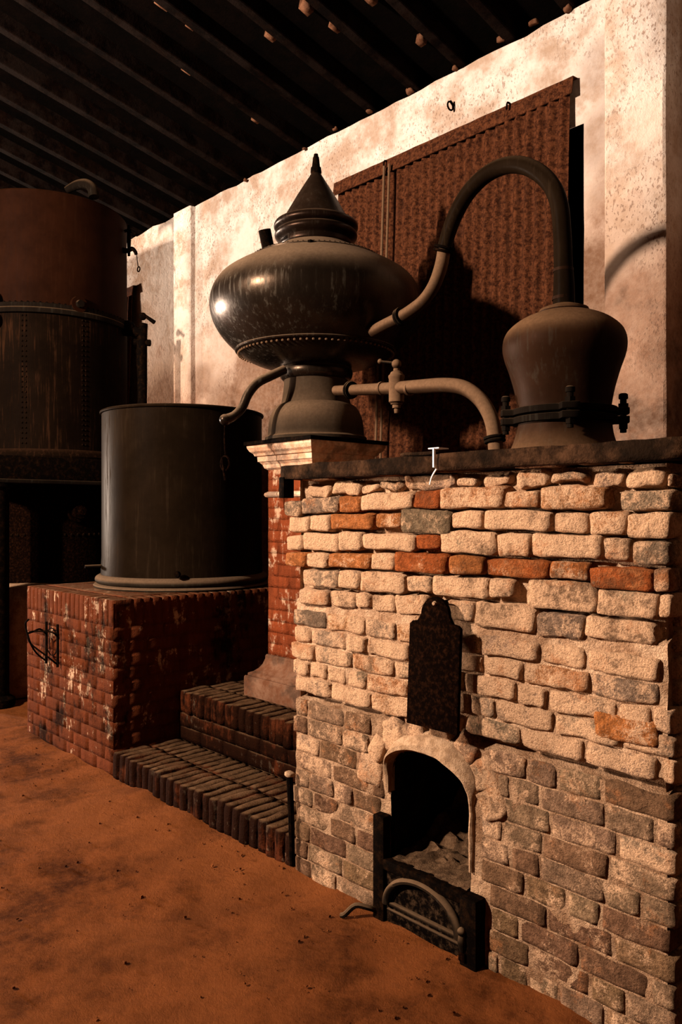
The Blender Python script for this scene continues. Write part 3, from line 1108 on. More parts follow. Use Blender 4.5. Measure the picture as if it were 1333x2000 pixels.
# plain courses below the traced ones
zt = 1.103
k = 0
while zt > 0.06:
    if zt > 0.75:
        hgt = 0.0690
    else:
        hgt = 0.0735
    zb = zt - hgt
    x = FX0 + (0 if k % 2 else -0.11) + random.uniform(-0.02, 0.02)
    low = zt < 0.75
    first = True
    while x < FX1:
        L = random.choice([0.225, 0.215, 0.22, 0.11, 0.16]) if not low else random.choice([0.22, 0.21, 0.11, 0.15])
        xa, xb = max(x, FX0 + random.uniform(-0.012, 0.01)), min(x + L - 0.013, FX1 + 0.01)
        x += L
        if xb - xa < 0.03:
            continue
        zm = (zt + zb) / 2
        # leave room for the iron plate, the arch stones and the iron frame
        segs = [(xa, xb)]

        def cut(segs, c0, c1):
            out = []
            for (p, q) in segs:
                if q <= c0 or p >= c1:
                    out.append((p, q))
                else:
                    if c0 - p > 0.03:
                        out.append((p, c0))
                    if q - c1 > 0.03:
                        out.append((c1, q))
            return out
        if zm < 0.50:
            segs = cut(segs, AX - AR - 0.035, AX + AR + 0.045)
        elif zm < 0.78:
            d = 0.325 ** 2 - (zm - 0.50) ** 2
            if d > 0:
                segs = cut(segs, AX - math.sqrt(d) , AX + math.sqrt(d))
        if zm < 0.26:
            segs = cut(segs, -2.09, -1.59)
        for (p, q) in segs:
            if not low:
                col = random.choice([CREAM, TAN, TAN, CREAM, TAN, OCREAM, GREY])
                front_brick(p, q, zb + 0.003, zt - 0.003, col, random.uniform(0.003, 0.013), random.uniform(-.014, .014), amp=0.009, r=0.010)
            else:
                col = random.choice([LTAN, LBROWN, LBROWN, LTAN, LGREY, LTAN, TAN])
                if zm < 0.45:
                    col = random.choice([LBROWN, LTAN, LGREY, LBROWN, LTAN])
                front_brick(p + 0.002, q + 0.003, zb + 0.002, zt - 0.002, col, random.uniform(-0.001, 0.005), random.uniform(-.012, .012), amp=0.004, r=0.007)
    zt = zb
    if abs(zt - 0.75) < 0.02:
        zt = 0.730
    k += 1

# orange brick that stands out low on the right
pix_brick(1162, 1290, 1398, 1452, ORANGE, 0.014)
# stones round the arch
for i, a in enumerate([172, 150, 128, 104, 78, 55, 34, 12]):
    t = math.radians(a)
    r0, r1 = 0.235, 0.335
    rr = (r0 + r1) / 2
    c = Vector((AX + rr * math.cos(t), YF + 0.045, 0.50 + rr * 0.86 * math.sin(t)))
    if c.z > 0.745:
        continue
    vs, fs = rounded((6, 3, 6), (0.056 + random.uniform(-.012, .012), 0.055, 0.048 + random.uniform(-.008, .012)), 0.014, 0.014, 9, c)
    place('arch_stone', mesh_of('arch_stone', vs, fs, M['brick']), c, FUR, jit(random.choice([TAN, LTAN, OCREAM])), rot=(0, -t + PI / 2 + random.uniform(-.3, .3), 0))

# bricks on the right-hand return face
vsS, fsS = rounded((3, 8, 4), (0.05, 0.105, 0.032), 0.012, 0.006, 11, Vector((3, 3, 3)))
SIDE = mesh_of('side_brick', vsS, fsS, M['brick'])
vsS, fsS = rounded((3, 5, 4), (0.05, 0.05, 0.032), 0.012, 0.006, 11, Vector((9, 3, 3)))
SIDEH = mesh_of('side_brick_half', vsS, fsS, M['brick'])
for j in range(22):
    z = 0.04 + j * 0.0735
    if z > ZS - 0.03:
        break
    y = YF + 0.155 + (0.11 if j % 2 else 0)
    if j % 2:
        place('brick', SIDEH, (FX1 - 0.047, YF + 0.10, z), FUR, jit(random.choice([BROWN, GREY])))
    while y < FYB - 0.1:
        place('brick', SIDE, (FX1 - 0.047 + random.uniform(-.004, .003), y, z), FUR, jit(random.choice([BROWN, GREY, BROWN, TAN])))
        place('brick', SIDE, (FX0 + 0.047 + random.uniform(-.003, .004), y, z), FUR, jit(random.choice([BROWN, GREY, BROWN, TAN])))
        y += 0.222

# blackened slab, two stones with a joint
xj = at_y(850, 880, YF - 0.05).x
for (x0, x1, dz, y0) in ((FX0 - 0.035, xj - 0.002, 0.0, YF - 0.055), (xj + 0.002, FX1 + 0.06, 0.004, YF - 0.06)):
    h = ((x1 - x0) / 2, (FYB - y0) / 2, 0.031)
    c = Vector(((x0 + x1) / 2, (FYB + y0) / 2, ZS + 0.031 + dz))
    vs, fs = rounded((26, 20, 3), h, 0.008, 0.005, 9, c)
    place('slab', mesh_of('slab', vs, fs, M['slab']), c, FUR)
# a second thin slab laid over the joint
a, b = at_y(785, 880, YF - 0.03), at_y(852, 880, YF - 0.03)
c = Vector(((a.x + b.x) / 2, YF + 0.06, ZS + 0.062 + 0.008))
vs, fs = rounded((8, 6, 2), ((b.x - a.x) / 2, 0.10, 0.007), 0.004, 0.003, 12, c)
place('thin_slab', mesh_of('thin_slab', vs, fs, M['slab']), c, FUR)
# iron angle at the slab's corner
p = Vector((FX0 - 0.03, YF - 0.05, ZS))
MB().box(p.x - 0.004, p.x + 0.03, p.y - 0.006, p.y + 0.05, p.z - 0.075, p.z + 0.012).build('corner_iron', M['iron'], FUR, bevel=0.004)


# plaster lip round the arch
def arch_lip():
    mb = MB()
    n = 40
    vs, fs = [], []
    pts = [(AX - AR, 0.47 + (AZ - 0.47) * i / 4) for i in range(4)]
    for i in range(n + 1):
        a = PI - PI * i / n
        pts.append((AX + AR * math.cos(a), AZ + A_RISE * math.sin(a)))
    pts += [(AX + AR, AZ - (AZ - 0.30) * i / 8) for i in range(1, 9)]
    m = len(pts)
    for i, (x, z) in enumerate(pts):
        a, b = pts[max(0, i - 1)], pts[min(m - 1, i + 1)]
        d = Vector((b[0] - a[0], 0, b[1] - a[1])).normalized()
        nrm = Vector((-d.z, 0, d.x))
        arch = max(0.0, min(1.0, (z - AZ + 0.02) / 0.10))
        right = max(0, min(1, (x - AX + 0.15) / 0.2))
        wd = 0.016 + 0.062 * arch * (0.35 + 0.65 * right)
        pr = 0.010 + 0.034 * arch
        q = Vector((x, 0, z))
        wd += 0.008 * noise.noise(q * 14)
        pr += 0.008 * noise.noise(q * 11 + Vector((4, 4, 4)))
        for (u, y) in ((0.0, 0.03), (-0.002, -pr * 0.7), (0.006, -pr), (wd * 0.4, -pr * 1.0), (wd * 0.8, -pr * 0.5), (wd, 0.005), (wd, 0.06)):
            s = q + nrm * u
            vs.append((s.x, YF + y + 0.004 * noise.noise(Vector((s.x * 30, y * 30, s.z * 30))), s.z))
    for i in range(m - 1):
        for k in range(6):
            fs.append((i * 7 + k, i * 7 + k + 1, (i + 1) * 7 + k + 1, (i + 1) * 7 + k))
    fs += [tuple(range(7)), tuple((m - 1) * 7 + i for i in range(6, -1, -1))]
    mb.add(vs, fs)
    mb.build('arch_lip', M['lip'], FUR, angle=38)


arch_lip()


# iron damper plate with a humped top
def damper():
    x0, x1 = at_y(797, 1300, YF - 0.075).x, at_y(896, 1300, YF - 0.075).x
    xm = (x0 + x1) / 2
    out = [(x0, 0.772), (x0, 1.118), (x0 + 0.012, 1.128), (x0 + 0.035, 1.132)]
    for i in range(13):
        a = PI - PI * i / 12
        rx = 0.062
        out.append((xm + rx * math.cos(a), 1.155 + 0.062 * math.sin(a)))
    out += [(x1 - 0.035, 1.132), (x1 - 0.012, 1.128), (x1, 1.118), (x1, 0.772)]
    mb = MB()
    n = len(out)
    vs = [(x, YF - 0.062 - 0.05 * (1.2 - z), z) for (x, z) in out] + [(x, YF - 0.046 - 0.05 * (1.2 - z), z) for (x, z) in out]
    fs = [tuple(range(n)), tuple(range(2 * n - 1, n - 1, -1))]
    fs += [(i, (i + 1) % n, n + (i + 1) % n, n + i) for i in range(n)]
    mb.add(vs, fs)
    d = mb.build('damper_plate', M['rustiron'], FUR, bevel=0.004)
    d['label'] = 'dark rusty iron plate with a humped top'
    MB().lathe([(0.009, 0), (0.009, 0.006), (0.004, 0.009)], (0, 0, 0), 12)
    r = MB()
    r.tube([(xm, YF - 0.060, 1.195), (xm, YF - 0.070, 1.195)], [0.009, 0.006], 10, 1)
    r.build('rivet', M['lip'], d)
    MB().tube([(xm, YF - 0.05, 1.195), (xm, YF + 0.05, 1.195)], 0.008, 8, 1).build('pin', M['rustiron'], d)


damper()


# iron frame and ash door
def ash_door():
    fr = MB()
    y0, y1 = YF - 0.035, YF + 0.03
    fr.box(-2.085, AX - AR + 0.004, y0, y1, 0.0, 0.385)          # left upright
    fr.box(AX + AR - 0.01, -1.600, y0 - 0.012, y1, 0.0, 0.232)   # right upright
    fr.box(AX - AR - 0.001, AX + AR - 0.006, y0, y1, 0.196, 0.234)  # lintel under the fire hole
    f = fr.build('ash_door_frame', M['iron'], FUR, bevel=0.006)
    dr = MB()
    xa, xb = AX - AR + 0.006, AX + AR - 0.012
    dr.box(xa, xb, YF - 0.020, YF + 0.02, 0.0, 0.195)
    d = dr.build('ash_door', M['sootiron'], FUR, bevel=0.003)
    xm, hw = (xa + xb) / 2, (xb - xa) / 2
    MB().ring((xm, YF - 0.030, 0.078), hw - 0.012, 0.018, 'y', 32, 10, 0.0, PI, ex=0.72).build('arched_rim', M['dooriron'], d)
    MB().box(xa + 0.01, xb - 0.01, YF - 0.036, YF - 0.015, 0.074, 0.086).build('crossbar', M['dooriron'], d, bevel=0.003)
    MB().box(xa + 0.01, xb - 0.01, YF - 0.030, YF - 0.015, 0.050, 0.058).build('crossbar', M['dooriron'], d, bevel=0.003)
    kb = MB()
    kb.tube([(xb + 0.016, YF - 0.045, 0.055), (xb + 0.016, YF - 0.052, 0.085), (xb + 0.016, YF - 0.05, 0.112)], [0.012, 0.014, 0.010], 10, 2)
    kb.ball((xb + 0.016, YF - 0.052, 0.118), 0.015)
    kb.build('latch', M['dooriron'], d)
    MB().box(xb + 0.004, xb + 0.03, YF - 0.055, YF - 0.04, 0.02, 0.05).build('latch_keeper', M['rustiron'], f, bevel=0.003)
    hg = MB()
    hg.tube([(-2.075, YF - 0.03, 0.03), (-2.085, YF - 0.06, 0.045), (-2.12, YF - 0.09, 0.05), (-2.15, YF - 0.115, 0.015), (-2.165, YF - 0.12, 0.008)], 0.010, 8)
    hg.build('hook', M['dooriron'], f)


ash_door()

# iron bar leaning on the furnace's left corner
ib = empty('iron_bar', (FX0 - 0.015, YF - 0.03, 0), 'thin dark iron bar standing at the corner of furnace and step', 'bar')
p0, p1 = at_y(571, 1690, YF - 0.03), at_y(566, 1512, YF - 0.03)
MB().tube([p0, (p0 + p1) / 2 + Vector((0.003, 0, 0)), p1], [0.012, 0.013, 0.014], 8).build('rod', M['iron'], ib)
vs, fs = rounded((3, 3, 3), (0.018, 0.018, 0.010), 0.008, 0.004, 30)
place('mortar_cap', mesh_of('mortar_cap', vs, fs, M['lip']), p1, ib)

# white cable tie on the slab's edge
wt = empty('plastic_tie', at_y(850, 885, YF - 0.07), 'white plastic tie hanging over the front edge of the black slab', 'tie')
p = at_y(850, 886, YF - 0.066)
MB().box(p.x - 0.025, p.x + 0.022, YF - 0.072, YF - 0.02, ZS + 0.079, ZS + 0.083).build('tie_head', M['white'], wt, smooth=False)
MB().box(p.x - 0.002, p.x + 0.004, YF - 0.076, YF - 0.066, ZS + 0.016, ZS + 0.081).build('tie_strap', M['white'], wt, smooth=False)
q0, q1 = at_y(853, 916, YF - 0.07), at_y(840, 946, YF - 0.045)
MB().tube([q0, (q0 + q1) / 2 + Vector((0, -0.006, 0)), q1], 0.0028, 6).build('tie_tail', M['white'], wt)

# ================================================================ PLINTH AND STEPS
PX0, PX1 = -5.45, -4.20
PZ = 1.005
PYB = 3.66


def painted(name, h, r=0.008, amp=0.003, mat='paint', seed=1):
    vs, fs = rounded((4, 3, 3), h, r, amp, 12, Vector((seed, seed * 2.3, 0.7)))
    return mesh_of(name, vs, fs, M[mat])


def masonry(root, x0, x1, y0, y1, z0, z1, mat, course=0.074, faces='fr', L=0.225, out=0.05, gap=0.004):
    """brick courses on the front (-Y) and right (+X) faces of a block"""
    n = max(1, round((z1 - z0) / course))
    ch = (z1 - z0) / n
    meshes = {}

    def get(l, ax):
        key = (round(l, 3), ax)
        if key not in meshes:
            h = (l / 2, out, ch / 2 - gap / 2) if ax == 'x' else (out, l / 2, ch / 2 - gap / 2)
            meshes[key] = [painted('painted_brick', h, 0.003, 0.0018, mat, s) for s in (1, 4)]
        return random.choice(meshes[key])
    for j in range(n):
        z = z0 + ch * (j + 0.5)
        for ax, a, b in (('x', x0, x1), ('y', y0, y1)):
            if ax == 'x' and 'f' not in faces or ax == 'y' and 'r' not in faces:
                continue
            tot = b - a
            cnt = max(1, round(tot / L))
            l = tot / cnt
            cells = [(a + l * i, a + l * (i + 1)) for i in range(cnt)]
            odd = j % 2 if ax == 'x' else (j + 1) % 2
            if odd:
                cells = [(a, a + l / 2)] + [(a + l * (i + 0.5), a + l * (i + 1.5)) for i in range(cnt - 1)] + [(b - l / 2, b)]
            for (p, q) in cells:
                if ax == 'y' and p == a:
                    p += 2 * out          # the corner belongs to the front face
                    if q - p < 0.03:
                        continue
                d = random.uniform(-0.0012, 0.0012)
                if ax == 'x':
                    place('brick', get(q - p - gap, 'x'), ((p + q) / 2, y0 + out + d, z), root)
                else:
                    place('brick', get(q - p - gap, 'y'), (x1 - out + d, (p + q) / 2, z), root)


def rowlock(root, x0, x1, y0, y1, z0, z1, w, mat, axis='x', jitter=0.004, name='brick', rr=0.013, am=0.006):
    n = round((x1 - x0) / w) if axis == 'x' else round((y1 - y0) / w)
    ww = (x1 - x0) / n if axis == 'x' else (y1 - y0) / n
    if axis == 'x':
        h = (ww / 2 - 0.002, (y1 - y0) / 2, (z1 - z0) / 2)
    else:
        h = ((x1 - x0) / 2, ww / 2 - 0.002, (z1 - z0) / 2)
    ms = []
    for s in (2, 5, 8):
        vs, fs = rounded((3, 6, 5) if axis == 'x' else (6, 3, 5), h, rr, am, 9, Vector((s, s * 3.1, 1.1)))
        ms.append(mesh_of('rowlock_brick', vs, fs, M[mat]))
    for i in range(n):
        if axis == 'x':
            c = (x0 + ww * (i + 0.5), (y0 + y1) / 2 + random.uniform(-jitter, jitter), (z0 + z1) / 2 + random.uniform(-jitter, jitter) * 0.7)
        else:
            c = ((x0 + x1) / 2 + random.uniform(-jitter, jitter) * .6, y0 + ww * (i + 0.5), (z0 + z1) / 2 + random.uniform(-jitter, jitter) * 0.5)
        place(name, random.choice(ms), c, root)


PL = empty('brick_plinth', ((PX0 + PX1) / 2, (YF + PYB) / 2, 0), 'square red-washed brick plinth that carries the open copper tub', 'plinth')
MB().box(PX0 + 0.003, PX1 - 0.003, YF + 0.003, PYB, 0, PZ - 0.02).build('mortar_core', M['paint'], PL, smooth=False)
ZT = PZ - 0.155
masonry(PL, PX0, PX1, YF, PYB, 0, ZT, 'paint')
rowlock(PL, PX0, PX1, YF, YF + 0.13, ZT, PZ, 0.062, 'paint', 'x', 0.0012, rr=0.004, am=0.002)
rowlock(PL, PX1 - 0.13, PX1, YF + 0.13, PYB, ZT, PZ, 0.062, 'paint', 'y', 0.0012, rr=0.004, am=0.002)
# worn paving on the top
vs, fs = rounded((30, 30, 2), ((PX1 - PX0 - 0.13) / 2, (PYB - YF - 0.13) / 2, 0.012), 0.004, 0.003, 7)
place('top_screed', mesh_of('top_screed', vs, fs, M['paint']), ((PX0 + PX1 - 0.13) / 2, (YF + PYB + 0.13) / 2, PZ - 0.010), PL)

S1 = empty('brick_step', (-3.4, 2.3, 0), 'low sooty brick step at floor level beside the furnace', 'step')
SZ1, SZ2 = 0.145, 0.435
Y2 = 2.56
MB().box(PX1, FX0, YF + 0.015, Y2 + 0.02, -0.02, SZ1 - 0.012).build('mortar_core', M['step'], S1, smooth=False)
rowlock(S1, PX1 + 0.002, FX0 - 0.003, YF - 0.005, YF + 0.225, -0.01, SZ1, 0.064, 'step', 'x', 0.006)
rowlock(S1, PX1 + 0.002, FX0 - 0.003, YF + 0.23, Y2 + 0.015, 0.02, SZ1 - 0.003, 0.064, 'step', 'x', 0.004)

S2 = empty('brick_step', (-3.4, 3.0, 0), 'upper brick step in front of the pillar foot, soldier bricks along its edge', 'step')
MB().box(PX1, FX0, Y2 + 0.02, 3.6, SZ1 - 0.04, SZ2 - 0.012).build('mortar_core', M['step'], S2, smooth=False)
masonry(S2, PX1 + 0.002, FX0 - 0.003, Y2 + 0.006, 3.6, SZ1 - 0.005, SZ2 - 0.135, 'step', 0.075, 'f')
rowlock(S2, PX1 + 0.002, FX0 - 0.003, Y2, Y2 + 0.20, SZ2 - 0.135, SZ2, 0.066, 'step', 'x', 0.006)
for k in range(4):
    rowlock(S2, PX1 + 0.002, FX0 - 0.003, Y2 + 0.205 + 0.21 * k, Y2 + 0.41 + 0.21 * k, SZ2 - 0.1, SZ2 - 0.002, 0.066, 'step', 'x', 0.002)

# wrought iron bracket on the plinth
bk = empty('iron_bracket', (-5.05, YF, 0.6), 'small black wrought iron bracket fixed to the front of the brick plinth', 'bracket')
xa, xb = at_y(91, 1250, YF - 0.02).x, at_y(113, 1250, YF - 0.02).x
apex = Vector(((xa + xb) / 2 - 0.02, YF - 0.17, 0.745))
for x in (xa, xb):
    MB().tube([(x, YF - 0.022, 0.80), (x, YF - 0.02, 0.67), (x, YF - 0.022, 0.53)], 0.009, 6, 2).build('upright', M['iron'], bk)
    MB().tube([(x, YF - 0.022, 0.545), (x - 0.01, YF - 0.08, 0.60), (apex.x, YF - 0.15, 0.68), apex], 0.006, 6, 4).build('brace', M['iron'], bk)
    MB().tube([(x, YF - 0.022, 0.72), (x - 0.005, YF - 0.06, 0.755), (apex.x, YF - 0.13, 0.755), apex], 0.006, 6, 4).build('arm', M['iron'], bk)
MB().ring(((xa + xb) / 2, YF - 0.022, 0.68), abs(xb - xa) / 2, 0.004, 'y', 24, 6).build('ring', M['rustiron'], bk)
MB().tube([apex, apex + Vector((-0.01, -0.01, 0.06)), apex + Vector((0.0, 0.01, 0.09))], 0.006, 6, 3).build('tip', M['iron'], bk)

# ================================================================ PILLAR
PCX, PCY = -3.515, 3.07
PIL = empty('brick_pillar', (PCX, PCY, SZ2), 'square red-washed brick pillar with a moulded capital carrying the onion-shaped pot', 'pillar')
PB = SZ2 - 0.002
MB().sq_lathe([(0.302, PB), (0.302, 0.545), (0.297, 0.55)], (PCX, PCY, 0)).build('base_block', M['basestone'], PIL, bevel=0.008)
MB().sq_lathe([(0.285, 0.55), (0.285, 0.565), (0.262, 0.575), (0.238, 0.595), (0.222, 0.62), (0.212, 0.65), (0.212, 0.665), (0.207, 0.675)], (PCX, PCY, 0)).build('base_moulding', M['basestone'], PIL, smooth=True, bevel=0.003, angle=25)
SH0, SH1 = 0.675, 1.765
hs = 0.2
MB().box(PCX - hs + 0.002, PCX + hs - 0.002, PCY - hs + 0.002, PCY + hs - 0.002, SH0, SH1).build('mortar_core', M['paint_pillar'], PIL, smooth=False)
masonry(PIL, PCX - hs, PCX + hs, PCY - hs, PCY + hs, SH0, 1.595, 'paint_pillar', 0.066, 'fr', 0.2, 0.03, 0.0022)
masonry(PIL, PCX - hs, PCX + hs, PCY - hs, PCY + hs, 1.625, SH1, 'paint_pillar', 0.07, 'fr', 0.2, 0.03, 0.0022)
MB().sq_lathe([(0.2, 1.592), (0.212, 1.598), (0.217, 1.608), (0.214, 1.620), (0.2, 1.628)], (PCX, PCY, 0)).build('astragal', M['capital'], PIL, angle=25)
MB().sq_lathe([(0.2, 1.755), (0.215, 1.765), (0.222, 1.785), (0.236, 1.80), (0.243, 1.803), (0.245, 1.832), (0.256, 1.836), (0.262, 1.850), (0.277, 1.862), (0.288, 1.882), (0.290, 1.898)], (PCX, PCY, 0)).build('capital', M['capital'], PIL, angle=20)
MB().sq_lathe([(0.300, 1.898), (0.302, 1.901), (0.302, 1.917), (0.299, 1.920)], (PCX, PCY, 0)).build('cap_plate', M['iron'], PIL, smooth=False)

# ================================================================ ONION-SHAPED POT
P = Vector((PCX, PCY, 0))
POT = empty('copper_pot', (PCX, PCY, 1.92), 'large dark onion-shaped copper pot with a pointed conical lid on the pillar', 'still pot')


def smooth_prof(pts, sub=4):
    out = []
    for i in range(len(pts) - 1):
        p0, p1, p2, p3 = pts[max(i - 1, 0)], pts[i], pts[i + 1], pts[min(i + 2, len(pts) - 1)]
        for k in range(sub):
            t = k / sub
            out.append(tuple(0.5 * ((2 * p1[q]) + (p2[q] - p0[q]) * t + (2 * p0[q] - 5 * p1[q] + 4 * p2[q] - p3[q]) * t * t + (3 * p1[q] - p0[q] - 3 * p2[q] + p3[q]) * t ** 3) for q in (0, 1)))
    out.append(pts[-1])
    return out


lens = smooth_prof([(0.19, 2.345), (0.30, 2.362), (0.39, 2.395), (0.465, 2.445), (0.545, 2.525), (0.597, 2.61), (0.618, 2.70), (0.606, 2.78), (0.565, 2.85), (0.50, 2.90), (0.42, 2.945), (0.33, 2.99), (0.24, 3.035), (0.215, 3.05)])
body = MB().lathe(lens, P, 96).build('lens_body', M['copper'], POT, angle=60)
# lapped seams with rivets
MB().ring(P + Vector((0, 0, 2.445)), 0.466, 0.0075, 'z', 96, 6).build('lower_seam', M['copper'], POT)


def rivets(name, R, z, n, s, parent, mat, c=P, tilt=0):
    mb = MB()
    for i in range(n):
        a = 2 * PI * i / n
        mb.ball((c.x + R * math.cos(a), c.y + R * math.sin(a), z), s, 6, 4)
    o = mb.build(name, mat, parent)
    o['kind'] = 'stuff'
    return o


rivets('rivet_row', 0.452, 2.425, 84, 0.0075, POT, M['dustpipe'])
rivets('rivet_row', 0.385, 2.966, 84, 0.0065, POT, M['iron'])
MB().lathe([(0.396, 2.957), (0.396, 2.963), (0.37, 2.978), (0.36, 2.978)], P, 96, cap=False).build('upper_seam', M['copper'], POT)
lid = smooth_prof([(0.20, 3.045), (0.212, 3.052), (0.216, 3.065), (0.212, 3.085)], 2) + smooth_prof([(0.216, 3.09), (0.235, 3.105), (0.243, 3.122), (0.236, 3.14), (0.224, 3.148)], 3) + smooth_prof([(0.226, 3.15), (0.243, 3.162), (0.247, 3.178), (0.238, 3.195), (0.215, 3.207)], 3) + [(0.196, 3.21), (0.112, 3.355), (0.028, 3.49)]
MB().lathe(lid, P, 72).build('conical_lid', M['copper_lid'], POT, angle=30)
MB().lathe([(0.030, 3.485), (0.033, 3.50), (0.030, 3.525), (0.024, 3.532), (0.022, 3.55), (0.018, 3.585), (0.014, 3.592), (0.012, 3.605)], P, 20).build('finial', M['iron'], POT)
# short stub pipe on the shoulder
q = at_d(527, 488, 4.50)
MB().tube([q + Vector((0, 0, -0.03)), at_d(517, 449, 4.47)], 0.035, 20, 1).build('stub_pipe', M['iron'], POT, angle=30)
q = at_d(607, 477, 4.26)
MB().box(q.x - 0.012, q.x + 0.012, q.y - 0.012, q.y + 0.012, q.z - 0.02, q.z + 0.022).build('clip', M['iron'], POT, bevel=0.003)
# collar, neck and bell foot
MB().lathe(smooth_prof([(0.18, 2.275), (0.196, 2.28), (0.211, 2.297), (0.215, 2.32), (0.209, 2.343), (0.195, 2.355), (0.17, 2.358)], 3), P, 64).build('collar', M['copper'], POT)
ft = [(0.186, 2.285), (0.189, 2.24), (0.196, 2.18), (0.205, 2.135)]
bell = [(0.205, 2.138), (0.216, 2.132), (0.236, 2.118), (0.258, 2.085), (0.272, 2.045), (0.279, 2.0), (0.281, 1.965), (0.283, 1.948)]
MB().lathe([(r, z) for r, z in reversed(smooth_prof(ft))], P, 64).build('neck', M['pedestal'], POT)
MB().lathe([(r, z) for r, z in reversed(smooth_prof(bell))], P, 64).build('bell_foot', M['pedestal'], POT)
MB().lathe([(0.29, 1.919), (0.298, 1.924), (0.298, 1.94), (0.285, 1.95)], P, 64).build('foot_flange', M['pedestal'], POT)
# ring hung from a strap on the right shoulder
q = at_d(757, 570, 4.30)
rgp = MB().ring(q, 0.034, 0.006, 'x', 20, 6).build('hanging_ring', M['dustpipe'], POT)
MB().tube([at_d(748, 520, 4.30), at_d(752, 540, 4.29), q + Vector((0, 0, 0.036))], 0.006, 6).build('strap', M['dustpipe'], POT)
MB().tube([q + Vector((0, 0, -0.034)), at_d(748, 605, 4.28), at_d(747, 622, 4.28)], 0.004, 6).build('wire', M['rustiron'], POT)
# drain pipe from the bottom of the pot
dp = [at_d(556, 722, 4.50), at_d(528, 735, 4.45), at_d(503, 748, 4.42), at_d(485, 770, 4.41), at_d(474, 795, 4.40), at_d(458, 812, 4.38), at_d(440, 820, 4.36)]
MB().tube(dp, [0.026, 0.026, 0.026, 0.026, 0.025, 0.025, 0.030], 14).build('drain_pipe', M['copper'], POT)
MB().ball(dp[-1], 0.032, 12, 8).build('drain_end', M['copper'], POT)
q = at_d(440, 905, 4.36)
MB().tube([dp[-1] + Vector((0, 0, -0.02)), at_d(439, 860, 4.36), at_d(441, 888, 4.36)], 0.005, 6).build('hanger_wire', M['rustiron'], POT)
MB().ring(q, 0.040, 0.006, 'y', 22, 6).build('hanger_ring', M['rustiron'], POT)
MB().tube([at_d(434, 893, 4.35), at_d(438, 925, 4.35), at_d(440, 938, 4.35)], 0.006, 6).build('hanger_hook', M['rustiron'], POT)

# ================================================================ STILL HEAD ON THE FURNACE
dD = ray(1102, 700)
D = Vector((-1.78, dD.y * (-1.78 / dD.x), 0))
HEAD = empty('still_head', (D.x, D.y, ZS + 0.062), 'bell-shaped brown copper still head bolted down on the furnace top', 'still head')
hp = smooth_prof([(0.188, 1.932), (0.190, 1.955), (0.202, 2.015), (0.222, 2.085), (0.241, 2.14), (0.249, 2.185), (0.243, 2.228), (0.222, 2.262), (0.175, 2.298), (0.11, 2.325), (0.06, 2.335)])
MB().lathe(hp, D, 72).build('bell', M['copper_head'], HEAD, angle=60)
MB().lathe([(0.10, 2.322), (0.103, 2.332), (0.098, 2.343), (0.075, 2.352), (0.055, 2.356), (0.046, 2.362)], D, 48).build('top_disc', M['copper_head'], HEAD)
MB().lathe([(r, z) for r, z in reversed(smooth_prof([(0.190, 1.87), (0.195, 1.83), (0.208, 1.785), (0.228, 1.745), (0.248, 1.712), (0.25, 1.703)]))], D, 64).build('flared_base', M['copper_head'], HEAD)
rivets('rivet_row', 0.226, 1.756, 48, 0.006, HEAD, M['iron'], D)


def flange(z0, z1, name):
    mb = MB()
    n = 96
    vs, fs = [], []
    for (zz) in (z0, z1):
        for i in range(n):
            a = 2 * PI * i / n
            r = 0.212
            for e in EAR:
                d = abs((a - e + PI) % (2 * PI) - PI)
                r = max(r, 0.212 + 0.045 * max(0, min(1, (0.19 - d) / 0.06)))
            vs.append((D.x + r * math.cos(a), D.y + r * math.sin(a), zz))
    fs = [(i, (i + 1) % n, n + (i + 1) % n, n + i) for i in range(n)]
    fs += [tuple(range(n - 1, -1, -1)), tuple(range(n, 2 * n))]
    mb.add(vs, fs)
    return mb.build(name, M['iron_dusty'], HEAD, bevel=0.003, angle=30)


M['iron_dusty'] = m_copper('dusty_black_iron', (0.012, 0.008, 0.0055), (0.11, 0.066, 0.036), 0.8, 0.2, 0.2, 0.0, spec=0.004)
ca = math.atan2(-D.y, -D.x)            # towards the camera
EAR = [ca + 0.10 + k * PI / 2 for k in range(4)]
flange(1.868, 1.895, 'lower_flange')
flange(1.904, 1.930, 'upper_flange')
for e in EAR:
    c = Vector((D.x + 0.235 * math.cos(e), D.y + 0.235 * math.sin(e), 0))
    b = MB().lathe([(0.019, 1.845), (0.019, 1.868)], c, 6)
    b.lathe([(0.013, 1.83), (0.013, 1.985)], c, 12)
    b.lathe([(0.022, 1.93), (0.022, 1.948)], c, 6)
    b.lathe([(0.018, 1.967), (0.019, 1.972), (0.018, 1.986), (0.012, 1.990)], c, 12)
    b.build('bolt', M['iron_dusty'], HEAD, angle=30)

# swan neck between the two vessels
u = (P - D).normalized()
nrm = Vector((-u.y, u.x, 0))
SW = empty('swan_neck_pipe', (D.x, D.y, 2.35), 'arched dark swan-neck pipe rising from the bell-shaped head over to the onion-shaped pot', 'pipe')


def pp(px, py):
    return at_plane(px, py, (D.x, D.y, 0), nrm)


sw = [(1102, 603), (1102, 560), (1101, 520), (1099, 460), (1094, 405), (1080, 366), (1054, 338), (1020, 323), (984, 325), (947, 344), (914, 378), (890, 420), (876, 458), (868, 487)]
up = MB().tube([pp(*a) for a in sw], [.046, .043, .039, .037, .037, .037, .037, .037, .037, .037, .037, .036, .035, .034], 18, 5).build('riser', M['copper_tub'], SW, angle=60)
lo = [(868, 487), (862, 520), (848, 558), (827, 588), (800, 609), (778, 622), (752, 635), (728, 648)]
MB().tube([pp(*a) for a in lo], [.032, .032, .031, .031, .031, .031, .031, .032], 18, 5).build('down_pipe', M['dustpipe'], SW, angle=60)


